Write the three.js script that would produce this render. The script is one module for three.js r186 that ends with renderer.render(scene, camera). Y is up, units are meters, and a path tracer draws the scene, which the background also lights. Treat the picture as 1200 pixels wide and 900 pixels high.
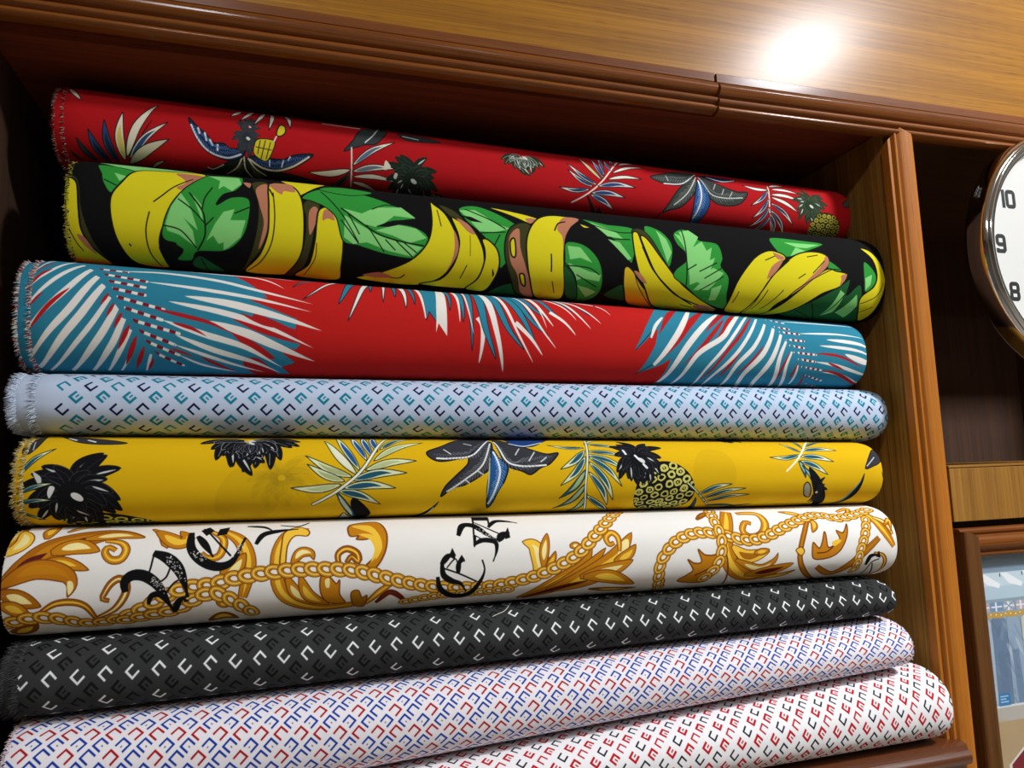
import * as THREE from 'three';
import { RoundedBoxGeometry } from 'three/addons/geometries/RoundedBoxGeometry.js';
import { mergeGeometries, toCreasedNormals } from 'three/addons/utils/BufferGeometryUtils.js';
import { RectAreaLightUniformsLib } from 'three/addons/lights/RectAreaLightUniformsLib.js';

// ---------------------------------------------------------------- camera, light, exposure
// Units: metres. The cabinet front is the plane z = 0, the phone is 0.8 m in front of it, x runs right along the shelf.
const scene = new THREE.Scene();
scene.background = new THREE.Color(0x000000);
const camera = new THREE.PerspectiveCamera(2 * Math.atan(450 / 870) * 180 / Math.PI, 4 / 3, 0.02, 20);
{
  const right = new THREE.Vector3(2900, -5, -870).normalize();             // world x seen from the camera
  const back = new THREE.Vector3(261, 114, 870).normalize();               // world z seen from the camera
  back.addScaledVector(right, -back.dot(right)).normalize();
  const up = new THREE.Vector3().crossVectors(back, right);
  camera.quaternion.setFromRotationMatrix(new THREE.Matrix4().makeBasis(right, up, back).transpose());
  camera.position.set(0, 0, 0.8);
}
camera.updateMatrixWorld(true);
const renderer = new THREE.WebGLRenderer({ antialias: true });
renderer.toneMapping = THREE.LinearToneMapping;
renderer.toneMappingExposure = 1.18;
renderer.shadowMap.enabled = true;
RectAreaLightUniformsLib.init();
const CEILING = 1.35, FLOOR = -1.5;
// ceiling lamps: x, z, side, strength
const LAMPS = [[1.59, 1.13, 0.22, 410], [-0.3, 1.6, 0.22, 80], [0.7, 2.6, 0.3, 34]];

// ---------------------------------------------------------------- helpers
let seedState = 7;
const rnd = () => { seedState = (seedState + 0x6d2b79f5) | 0; let t = Math.imul(seedState ^ (seedState >>> 15), 1 | seedState); t = (t + Math.imul(t ^ (t >>> 7), 61 | t)) ^ t; return ((t ^ (t >>> 14)) >>> 0) / 4294967296; };
const rr = (a, b) => a + (b - a) * rnd();
const mix = (a, b, t) => a + (b - a) * t;
const used = new Map();
function numbered(name) {
  const n = used.get(name) || 0; used.set(name, n + 1);
  return n ? name + '_' + String(n).padStart(3, '0') : name;
}
function thing(name, label, category, pos = [0, 0, 0], group) {
  const o = new THREE.Group(); o.name = numbered(name); o.position.set(...pos);
  o.userData = { label, category }; if (group) o.userData.group = group;
  scene.add(o); return o;
}
function part(name, geometry, material, parent, label) {
  const m = new THREE.Mesh(geometry, material); m.name = name; m.castShadow = m.receiveShadow = true;
  if (label) m.userData.label = label;
  parent.add(m); return m;
}
function struct(name, geometry, material) { const m = part(name, geometry, material, scene); m.userData.kind = 'structure'; return m; }
function box(x0, x1, y0, y1, z0, z1, r = 0, grain = 'x') {
  const w = x1 - x0, h = y1 - y0, d = z1 - z0;
  const g = r ? new RoundedBoxGeometry(w, h, d, 2, r) : new THREE.BoxGeometry(w, h, d);
  g.translate((x0 + x1) / 2, (y0 + y1) / 2, (z0 + z1) / 2);
  return uvBox(g, grain);
}
// uv in metres, u along the grain
function uvBox(g, grain = 'x') {
  const p = g.attributes.position, n = g.attributes.normal, uv = new Float32Array(p.count * 2);
  for (let i = 0; i < p.count; i++) {
    const P = [p.getX(i), p.getY(i), p.getZ(i)], a = [Math.abs(n.getX(i)), Math.abs(n.getY(i)), Math.abs(n.getZ(i))];
    const drop = a[0] > a[1] && a[0] > a[2] ? 0 : a[1] > a[2] ? 1 : 2;
    let along = { x: 0, y: 1, z: 2 }[grain];
    const rest = [0, 1, 2].filter((k) => k !== drop);
    if (!rest.includes(along)) along = rest[rest.length - 1];
    const other = rest.find((k) => k !== along);
    uv[2 * i] = P[along]; uv[2 * i + 1] = P[other] + 0.31 * drop;
  }
  g.setAttribute('uv', new THREE.BufferAttribute(uv, 2));
  return g;
}
// a closed profile [[a, b], ...] (a along e1, b along e2) swept from A to B; cut(a, b) slides the two ends along the sweep
function sweep(profile, A, B, e1, e2, cut0 = () => 0, cut1 = () => 0, crease = 0.6) {
  const a = new THREE.Vector3(...A), d = new THREE.Vector3(...B).sub(a), L = d.length(); d.normalize();
  const u1 = new THREE.Vector3(...e1), u2 = new THREE.Vector3(...e2), n = profile.length, pos = [], uv = [];
  const at = (i, s) => { const [p, q] = profile[i % n], l = s ? L + cut1(p, q) : cut0(p, q); return [a.clone().addScaledVector(d, l).addScaledVector(u1, p).addScaledVector(u2, q), l]; };
  let run = 0;
  const put = (v, w) => { pos.push(v[0].x, v[0].y, v[0].z); uv.push(v[1], w); };
  for (let i = 0; i < n; i++) {
    const len = Math.hypot(profile[(i + 1) % n][0] - profile[i][0], profile[(i + 1) % n][1] - profile[i][1]);
    const p0 = at(i, 0), p1 = at(i, 1), q0 = at(i + 1, 0), q1 = at(i + 1, 1);
    put(p0, run); put(p1, run); put(q1, run + len); put(p0, run); put(q1, run + len); put(q0, run + len);
    run += len;
  }
  const tris = THREE.ShapeUtils.triangulateShape(profile.map(([x, y]) => new THREE.Vector2(x, y)), []);
  for (const s of [0, 1]) for (const t of tris) for (const k of t) { const v = at(k, s); pos.push(v[0].x, v[0].y, v[0].z); uv.push(profile[k][0], profile[k][1]); }
  const g = new THREE.BufferGeometry();
  g.setAttribute('position', new THREE.Float32BufferAttribute(pos, 3));
  g.setAttribute('uv', new THREE.Float32BufferAttribute(uv, 2));
  // make every face look outwards
  const box3 = new THREE.Box3().setFromBufferAttribute(g.attributes.position), P = g.attributes.position;
  let vol = 0; const A3 = new THREE.Vector3(), B3 = new THREE.Vector3(), C3 = new THREE.Vector3(), c = box3.getCenter(new THREE.Vector3());
  for (let i = 0; i < n * 6; i += 3) { A3.fromBufferAttribute(P, i).sub(c); B3.fromBufferAttribute(P, i + 1).sub(c); C3.fromBufferAttribute(P, i + 2).sub(c); vol += A3.dot(B3.cross(C3)); }
  const swap = (i) => { for (const [at2, w] of [[g.attributes.position, 3], [g.attributes.uv, 2]]) for (let k = 0; k < w; k++) { const t = at2.array[(i + 1) * w + k]; at2.array[(i + 1) * w + k] = at2.array[(i + 2) * w + k]; at2.array[(i + 2) * w + k] = t; } };
  if (vol < 0) for (let i = 0; i < n * 6; i += 3) swap(i);
  for (let i = n * 6; i < P.count; i += 3) {
    A3.fromBufferAttribute(P, i); B3.fromBufferAttribute(P, i + 1).sub(A3); C3.fromBufferAttribute(P, i + 2).sub(A3);
    const out = i < n * 6 + tris.length * 3 ? -1 : 1;
    if (Math.sign(B3.cross(C3).dot(d)) !== out) swap(i);
  }
  g.computeVertexNormals();
  return toCreasedNormals(g, crease);
}
const arc = (cx, cy, r, a0, a1, n = 6) => Array.from({ length: n + 1 }, (_, i) => { const t = (a0 + (a1 - a0) * i / n) * Math.PI / 180; return [cx + r * Math.cos(t), cy + r * Math.sin(t)]; });

// value noise
const hash = (x, y, s) => { let h = Math.imul(x, 374761393) + Math.imul(y, 668265263) + Math.imul(s, 974634539); h = Math.imul(h ^ (h >>> 13), 1274126177); return ((h ^ (h >>> 16)) >>> 0) / 4294967296; };
function noise(x, y, s, px, py) {
  const xi = Math.floor(x), yi = Math.floor(y), fx = x - xi, fy = y - yi, u = fx * fx * (3 - 2 * fx), v = fy * fy * (3 - 2 * fy), m = (a, b) => ((a % b) + b) % b;
  const h = (i, j) => hash(m(xi + i, px), m(yi + j, py), s);
  return mix(mix(h(0, 0), h(1, 0), u), mix(h(0, 1), h(1, 1), u), v);
}
// wood: u along the grain; one tile is 0.8 m by 0.22 m
function woodTexture(light, dark, contrast, seed, fine = 1) {
  const W = 512, H = 512, d = new Uint8Array(W * H * 4), bump = new Uint8Array(W * H * 4);
  const L = new THREE.Color(light).convertLinearToSRGB().toArray(), K = new THREE.Color(dark).convertLinearToSRGB().toArray();
  for (let y = 0; y < H; y++) for (let x = 0; x < W; x++) {
    const u = x / W, v = y / H, wob = 0.6 * noise(u * 3, v * 6, seed + 9, 3, 6);
    const broad = noise(u * 2, v * 14 + wob * 2, seed, 2, 14), mid = noise(u * 4, v * 60 + wob, seed + 1, 4, 60), thin = noise(u * 5, v * 200, seed + 2, 5, 200), pore = noise(u * 26, v * 256, seed + 3, 26, 256);
    let t = 0.34 * broad + 0.32 * mid + 0.34 * thin * fine; t = 0.5 + (t - 0.5) * contrast * 2;
    if (pore > 0.74) t += (pore - 0.74) * 1.6;
    t = Math.min(1, Math.max(0, t));
    const i = (y * W + x) * 4;
    for (let c = 0; c < 3; c++) d[i + c] = 255 * mix(L[c], K[c], t);
    d[i + 3] = 255;
    bump[i] = bump[i + 1] = bump[i + 2] = 255 * (1 - t * 0.6) * (0.75 + 0.25 * noise(u * 90, v * 90, seed + 5, 90, 90)); bump[i + 3] = 255;
  }
  const make = (data, srgb) => { const t = new THREE.DataTexture(data, W, H); t.wrapS = t.wrapT = THREE.RepeatWrapping; t.magFilter = THREE.LinearFilter; t.minFilter = THREE.LinearMipmapLinearFilter; t.generateMipmaps = true; t.repeat.set(1 / 0.8, 1 / 0.22); if (srgb) t.colorSpace = THREE.SRGBColorSpace; t.needsUpdate = true; return t; };
  return { map: make(d, true), bump: make(bump, false) };
}
function wood(light, dark, contrast, seed, roughness, extra = {}) {
  const t = woodTexture(light, dark, contrast, seed);
  return new THREE.MeshPhysicalMaterial({ map: t.map, bumpMap: t.bump, bumpScale: 0.0003, roughness, ...extra });
}
const W = {
  fascia: wood('#b67c12', '#7a4c08', 0.52, 11, 0.6, { bumpScale: 0.0004, specularIntensity: 0.3, clearcoat: 0.24, clearcoatRoughness: 0.25 }),
  moulding: wood('#93531a', '#5e3008', 0.5, 23, 0.55, { clearcoat: 0.3, clearcoatRoughness: 0.15, specularIntensity: 0.3 }),
  stile: wood('#c47c2c', '#945414', 0.45, 37, 0.55, { clearcoat: 0.16, clearcoatRoughness: 0.25, specularIntensity: 0.3 }),
  flute: wood('#8e5a2c', '#5c3414', 0.5, 41, 0.42),
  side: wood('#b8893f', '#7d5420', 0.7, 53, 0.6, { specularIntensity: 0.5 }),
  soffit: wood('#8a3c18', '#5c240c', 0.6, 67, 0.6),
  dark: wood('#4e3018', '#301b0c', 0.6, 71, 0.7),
  rail: wood('#a07430', '#7a501c', 0.6, 83, 0.6, { specularIntensity: 0.4 }),
  frame: wood('#72491e', '#4a2c10', 0.6, 97, 0.6, { specularIntensity: 0.4 }),
  ledge: wood('#6c3a18', '#48220c', 0.4, 101, 0.36, { clearcoat: 0.8, clearcoatRoughness: 0.14 }),
};
const plain = (color, roughness = 0.8, extra = {}) => new THREE.MeshPhysicalMaterial({ color, roughness, ...extra });

// ---------------------------------------------------------------- the room
const RX0 = -2.4, RX1 = 3.2, RZ0 = -0.55, RZ1 = 3.6;
const wallMat = plain('#7c7568', 0.9);
struct('floor', box(RX0 - 0.1, RX1 + 0.1, FLOOR - 0.1, FLOOR, RZ0 - 0.1, RZ1 + 0.1), plain('#a89e90', 0.6));
struct('ceiling', box(RX0 - 0.1, RX1 + 0.1, CEILING, CEILING + 0.1, RZ0 - 0.1, RZ1 + 0.1), plain('#e4e1da', 0.9));
struct('wall_back', box(RX0 - 0.1, RX1 + 0.1, FLOOR, CEILING, RZ0 - 0.1, RZ0), wallMat);
struct('wall_front', box(RX0 - 0.1, RX1 + 0.1, FLOOR, CEILING, RZ1, RZ1 + 0.1), wallMat);
struct('wall_left', box(RX0 - 0.1, RX0, FLOOR, CEILING, RZ0, RZ1), wallMat);
struct('wall_right', box(RX1, RX1 + 0.1, FLOOR, CEILING, RZ0, RZ1), wallMat);
LAMPS.forEach(([x, z, s, power], i) => {
  const l = thing('ceiling_lamp', ['square white ceiling lamp nearest the clock, above the cabinet', 'square white ceiling lamp left of the shelf opening', 'square white ceiling lamp at the rear of the shop'][i], 'lamp', [x, CEILING, z]);
  part('lamp_housing', box(-s / 2 - 0.02, s / 2 + 0.02, -0.014, 0, -s / 2 - 0.02, s / 2 + 0.02, 0.004), plain('#e8e8e8', 0.5), l);
  part('diffuser', box(-s / 2, s / 2, -0.018, -0.0135, -s / 2, s / 2), new THREE.MeshStandardMaterial({ color: 0xffffff, emissive: 0xfff4e4, emissiveIntensity: 4 }), l);
  const light = new THREE.RectAreaLight(0xf6f9ff, power, s, s);
  light.position.set(0, -0.02, 0); light.lookAt(new THREE.Vector3(0, -1, 0)); light.rotation.set(-Math.PI / 2, 0, 0);
  l.add(light);
});

// ---------------------------------------------------------------- the wall cabinet
const SX0 = -0.293, SX1 = 0.802, TX1 = 0.849, RIGHT = 1.75, LEFT = -0.34, DEEP = -0.42, LEDGE = -0.3502, SHELF = -0.3508, TOP = 0.4475;
const cab = thing('wall_cabinet', 'built-in varnished wooden shop cabinet holding the fabric rolls', 'cabinet');
part('fascia_board', box(LEFT - 0.02, RIGHT, 0.475, CEILING - 0.002, -0.02, 0.006, 0.001, 'x'), W.fascia, cab, 'glossy honey-coloured board across the top');
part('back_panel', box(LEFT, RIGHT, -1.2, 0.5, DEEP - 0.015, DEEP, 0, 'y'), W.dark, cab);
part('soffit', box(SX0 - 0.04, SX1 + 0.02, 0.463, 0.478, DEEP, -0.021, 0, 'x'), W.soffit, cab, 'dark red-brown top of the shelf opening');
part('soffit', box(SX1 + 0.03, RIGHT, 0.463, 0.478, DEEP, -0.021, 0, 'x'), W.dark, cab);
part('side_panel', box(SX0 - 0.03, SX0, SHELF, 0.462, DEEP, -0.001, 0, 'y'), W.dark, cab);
{ // the right-hand side panel, three upright boards as the joints show
  const edges = [-0.42, -0.2, -0.075, -0.032, -0.001];
  for (let i = 0; i < 4; i++) part('side_panel', box(SX1 + (i === 3 ? -0.002 : 0), SX1 + 0.02, SHELF, 0.462, edges[i] + (i ? 0.0006 : 0), edges[i + 1] - 0.0006, 0.0008, 'y'), W.side, cab);
}
part('side_panel', box(SX1 + 0.021, SX1 + 0.03, -1.2, 0.462, DEEP, -0.001, 0, 'y'), W.dark, cab);
part('side_panel', box(1.52, 1.54, -0.012, 0.462, DEEP, -0.001, 0, 'y'), W.dark, cab);
part('end_panel', box(LEFT - 0.02, LEFT, -1.2, 0.474, DEEP, 0.004, 0, 'y'), W.side, cab);
part('end_panel', box(RIGHT, RIGHT + 0.02, -1.2, CEILING - 0.002, DEEP, 0.004, 0, 'y'), W.side, cab);
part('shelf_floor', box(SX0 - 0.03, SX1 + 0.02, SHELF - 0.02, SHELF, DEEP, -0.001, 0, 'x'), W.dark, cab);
// moulding under the fascia: a flat band, a big round, two beads; y is measured down from the top
const mould = [[-0.004, 0.003], [0.0085, 0.003], [0.0095, 0.002], [0.0095, -0.0085], [0.0075, -0.0105],
  ...arc(0.0085, -0.0195, 0.0088, 78, -78, 9), [0.0085, -0.0296], ...arc(0.0095, -0.034, 0.0038, 70, -75, 6), [0.0075, -0.0392], ...arc(0.0068, -0.0432, 0.0036, 60, -70, 6), [0.004, -0.0482], [-0.004, -0.0482]];
const joint = 0.5245;
part('moulding', sweep(mould, [LEFT - 0.02, 0.5125, 0.006], [joint - 0.0006, 0.5003, 0.006], [0, 0, 1], [0, 1, 0]), W.moulding, cab, 'older left length of moulding, slightly sloping');
part('moulding', sweep(mould.map(([a, b]) => [a + 0.0025, b * 1.03]), [joint + 0.0006, 0.4985, 0.006], [RIGHT, 0.4955, 0.006], [0, 0, 1], [0, 1, 0]), W.moulding, cab, 'right length of moulding standing slightly proud');
// fluted stile between the two openings; a runs to the right, b outwards; its head is cut to a point
const stileProfile = [[0, -0.02], [0, 0.001], [0.001, 0.0028], [0.005, 0.0038], [0.0065, 0.002], [0.008, 0.002], ...arc(0.012, 0.0042, 0.0036, 150, 25, 5), [0.0168, 0.0052], [0.0188, 0.008], [0.021, 0.0092], [0.043, 0.0098], [0.0458, 0.0088], [0.047, 0.0062], [0.047, -0.02]].map(([a, b]) => [a * 0.83 - 0.009, b > 0 ? b + 0.0095 : 0.0005]);
const head = (a) => 0.036 - Math.abs(a - 0.0188) * (a < 0.0188 ? 1.05 : 2.4);
part('stile', sweep(stileProfile, [SX1, -1.2, 0], [SX1, TOP - 0.014, 0], [1, 0, 0], [0, 0, 1], () => 0, (a, b) => (b < 0.001 ? 0 : head(a))), W.stile, cab, 'fluted upright between the two openings');
part('stile', sweep(stileProfile.map(([a, b]) => [0.038 - a, b]), [LEFT, -1.2, 0], [LEFT, TOP - 0.002, 0], [1, 0, 0], [0, 0, 1]), W.stile, cab);
// ledge: nosing with a cove below
const nose = [[-0.001, -0.03], [-0.001, 0], [0.03, 0], [0.0335, -0.0012], [0.035, -0.0045], [0.037, -0.0055], ...arc(0.0365, -0.0125, 0.0085, 70, -80, 8), [0.033, -0.022], [0.03, -0.0235], [0.029, -0.027], ...arc(0.036, -0.04, 0.012, 125, 175, 5), [0.021, -0.041], [0.02, -0.047], [-0.001, -0.047]];
part('ledge', sweep(nose, [SX0, LEDGE, 0.001], [0.803, LEDGE, 0.001], [0, 0, 1], [0, 1, 0], () => 0, (a) => 0.012 - a * 0.42), W.ledge, cab, 'dark glossy nosing under the rolls');
part('apron', box(SX0, SX1, -1.2, LEDGE - 0.047, -0.02, 0.004, 0.001, 'x'), W.stile, cab);
// shelf and rail of the right-hand opening
part('rail', box(TX1 + 0.0015, RIGHT, -0.0845, -0.0135, -0.018, 0.004, 0.0008, 'y'), W.rail, cab, 'pale rail below the open compartment');
part('shelf_board', box(TX1 + 0.0015, RIGHT, -0.0125, -0.0095, DEEP, 0.0035, 0.0005, 'x'), W.rail, cab);
part('shelf_board', box(SX1 + 0.03, RIGHT, -0.03, -0.0135, DEEP, -0.019, 0, 'x'), W.dark, cab);
part('plinth', box(LEFT - 0.02, RIGHT + 0.02, FLOOR + 0.001, -1.2, DEEP, 0.004, 0.002, 'x'), W.dark, cab);

// ---------------------------------------------------------------- the framed picture under the rail
{
  const x0 = 0.8535, x1 = 1.46, y1 = -0.094, y0 = -0.86, gx = 0.8875, gy = -0.131;
  const pic = thing('framed_picture', 'glazed picture of hanging shirts and jeans in a worn brown wooden frame', 'picture', [0, 0, 0]);
  const topProfile = [[-0.018, 0], [0.004, 0], ...arc(0.004, -0.004, 0.004, 90, -60, 4), [0.005, -0.009], ...arc(0.003, -0.0195, 0.0105, 75, -75, 8), [0.005, -0.031], ...arc(0.003, -0.0345, 0.0032, 60, -80, 4), [-0.018, -0.038]];
  part('frame_top', sweep(topProfile, [x0 + 0.0005, y1, 0], [x1, y1, 0], [0, 0, 1], [0, 1, 0]), W.moulding, pic);
  const sideProfile = [[0, -0.018], [0, 0.006], ...arc(0.004, 0.008, 0.004, 180, 100, 4), ...arc(0.017, 0.0035, 0.0105, 120, 45, 6), [0.0285, 0.0075], [0.0315, 0.004], [0.034, 0.0005], [0.034, -0.018]];
  // the side pieces lap over the top one with a coped, rounded head
  const cope = (a, b) => (b < 0 ? -0.04 : -0.0035 - 0.034 * (1 - Math.sqrt(Math.max(0, 1 - (a / 0.036) ** 2))));
  part('frame_side', sweep(sideProfile, [x0 - 0.0005, y0, 0.0035], [x0 - 0.0005, y1, 0.0035], [1, 0, 0], [0, 0, 1], () => 0, cope), W.frame, pic);
  part('frame_side', sweep(sideProfile.map(([a, b]) => [-a, b]), [x1, y0, 0.0035], [x1, y1, 0.0035], [1, 0, 0], [0, 0, 1], () => 0, (a, b) => cope(-a, b)), W.frame, pic);
  part('frame_bottom', sweep(topProfile.map(([a, b]) => [a, -b]), [x0 + 0.034, y0, 0], [x1 - 0.034, y0, 0], [0, 0, 1], [0, 1, 0]), W.frame, pic);
  const c = document.createElement('canvas'); c.width = 1024; c.height = 1400;
  const g = c.getContext('2d'), S = 1024 / 0.54;                          // canvas pixels per metre; the origin is the top left corner of the glass
  g.scale(S / 1000, 0.75 * S / 1000);                                      // drawn in millimetres, a little flattened
  const blot = (x, y, w, h, col, n, a) => { for (let i = 0; i < n; i++) { g.globalAlpha = a * rnd(); g.fillStyle = col[Math.floor(rnd() * col.length)]; g.beginPath(); g.ellipse(x + rr(0, w), y + rr(0, h), rr(1, w * 0.14), rr(1, h * 0.16), rr(-0.5, 0.5), 0, 7); g.fill(); } g.globalAlpha = 1; };
  g.fillStyle = '#7d93a6'; g.fillRect(0, 0, 540, 740);
  blot(0, 0, 540, 60, ['#8ea2b2', '#6f8598'], 200, 0.15);
  g.fillStyle = '#c4d6de'; g.fillRect(0, 44, 540, 50);                     // pale shelf edge with draped paper
  g.fillStyle = '#b4cad6'; g.fillRect(0, 70, 540, 26);
  for (let i = 0; i < 13; i++) { const x = 8 + i * 40; g.fillStyle = '#eef2f2'; g.beginPath(); g.moveTo(x, 45); g.lineTo(x + 12, 46); g.lineTo(x + 38, 66); g.lineTo(x + 36, 74); g.lineTo(x + 14, 66); g.closePath(); g.fill(); g.fillStyle = '#4a5a66'; g.fillRect(x - 2, 46, 2, 7); }
  g.fillStyle = '#8aa0ac'; g.fillRect(0, 94, 540, 6);
  for (let i = 0; i < 24; i++) {                                           // a string of little flags
    const x = 4 + i * 22, y = 100; g.fillStyle = ['#b9a8b0', '#6f8fb2', '#aeb9c4'][i % 3]; g.fillRect(x, y, 19, 17);
    g.fillStyle = '#e6eaec'; g.fillRect(x + 7, y, 3, 17); g.fillRect(x, y + 7, 19, 3);
    if (i % 3 === 2) { g.strokeStyle = '#5f7590'; g.lineWidth = 1.2; for (const s of [[0, 0, 19, 17], [19, 0, 0, 17]]) { g.beginPath(); g.moveTo(x + s[0], y + s[1]); g.lineTo(x + s[2], y + s[3]); g.stroke(); } }
  }
  g.fillStyle = '#93a6b0'; g.fillRect(0, 117, 540, 190);
  for (let i = 0; i < 22; i++) {                                           // shirts and jeans side by side
    const x = -6 + i * 26, col = ['#a9bccb', '#d6d9d2', '#7f98b0', '#c9c6b4', '#93a9bd', '#667f9a'][(i * 5) % 6];
    g.fillStyle = col; g.beginPath(); g.moveTo(x + 4, 132); g.quadraticCurveTo(x + 16, 118, x + 28, 134); g.lineTo(x + 32, 230); g.lineTo(x + 26, 300); g.lineTo(x + 2, 296); g.closePath(); g.fill();
    g.strokeStyle = '#5d7186'; g.lineWidth = 0.8; g.stroke();
    blot(x + 4, 140, 24, 150, ['#e4e6e0', '#6a829c', '#8fa6ba', '#54697f'], 26, 0.4);
    g.fillStyle = '#5f7893'; g.globalAlpha = 0.7; g.beginPath(); g.moveTo(x + 8, 190); g.lineTo(x + 20, 190); g.lineTo(x + 24, 292); g.lineTo(x + 11, 294); g.closePath(); g.fill(); g.globalAlpha = 1;
    g.fillStyle = '#c39a3e'; g.beginPath(); g.ellipse(x + 14, 124, 15, 5.5, 0.12, 0, 7); g.fill();      // wooden hangers
    g.fillStyle = '#f4efd8'; for (const q of [4, 13, 22]) { g.beginPath(); g.arc(x + q, 122 + (q % 4), 1.3, 0, 7); g.fill(); }
  }
  g.fillStyle = '#b8b4ac'; g.fillRect(0, 292, 540, 30); g.fillStyle = '#dfe3e2'; g.fillRect(0, 289, 540, 4);
  g.fillStyle = '#2f7cb4'; g.fillRect(22, 268, 20, 22); g.fillStyle = '#bcd6e6'; g.fillRect(25, 272, 14, 2); g.fillRect(25, 277, 10, 2); g.fillRect(25, 282, 14, 2);
  g.fillStyle = '#b49a72'; g.fillRect(0, 318, 540, 430); blot(0, 318, 540, 420, ['#c2aa84', '#a08660', '#b8a07a'], 300, 0.25);
  g.fillStyle = '#e6e0d8'; g.beginPath(); g.moveTo(28, 396); g.lineTo(66, 358); g.lineTo(140, 358); g.lineTo(140, 460); g.lineTo(28, 460); g.fill();
  g.fillStyle = '#7c1626'; g.beginPath(); g.moveTo(33, 396); g.lineTo(68, 362); g.lineTo(140, 362); g.lineTo(140, 460); g.lineTo(33, 460); g.fill();
  const tex = new THREE.CanvasTexture(c); tex.colorSpace = THREE.SRGBColorSpace;
  const pg = new THREE.PlaneGeometry(x1 - 0.034 - gx, gy + 0.005 - y0 - 0.038); pg.translate((gx + x1 - 0.034) / 2, (gy + 0.005 + y0 + 0.038) / 2, -0.01);
  part('print', pg, new THREE.MeshStandardMaterial({ map: tex, roughness: 0.6 }), pic, 'faded print of clothes on hangers');
  const gl = box(gx - 0.002, x1 - 0.032, y0 + 0.036, gy + 0.004, -0.008, -0.006);
  part('pane', gl, new THREE.MeshPhysicalMaterial({ color: 0xffffff, transmission: 1, roughness: 0.02, thickness: 0, ior: 1.45 }), pic);
  part('backing', box(gx - 0.01, x1 - 0.02, y0 + 0.02, gy + 0.01, -0.017, -0.0115), W.dark, pic);
}

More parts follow.
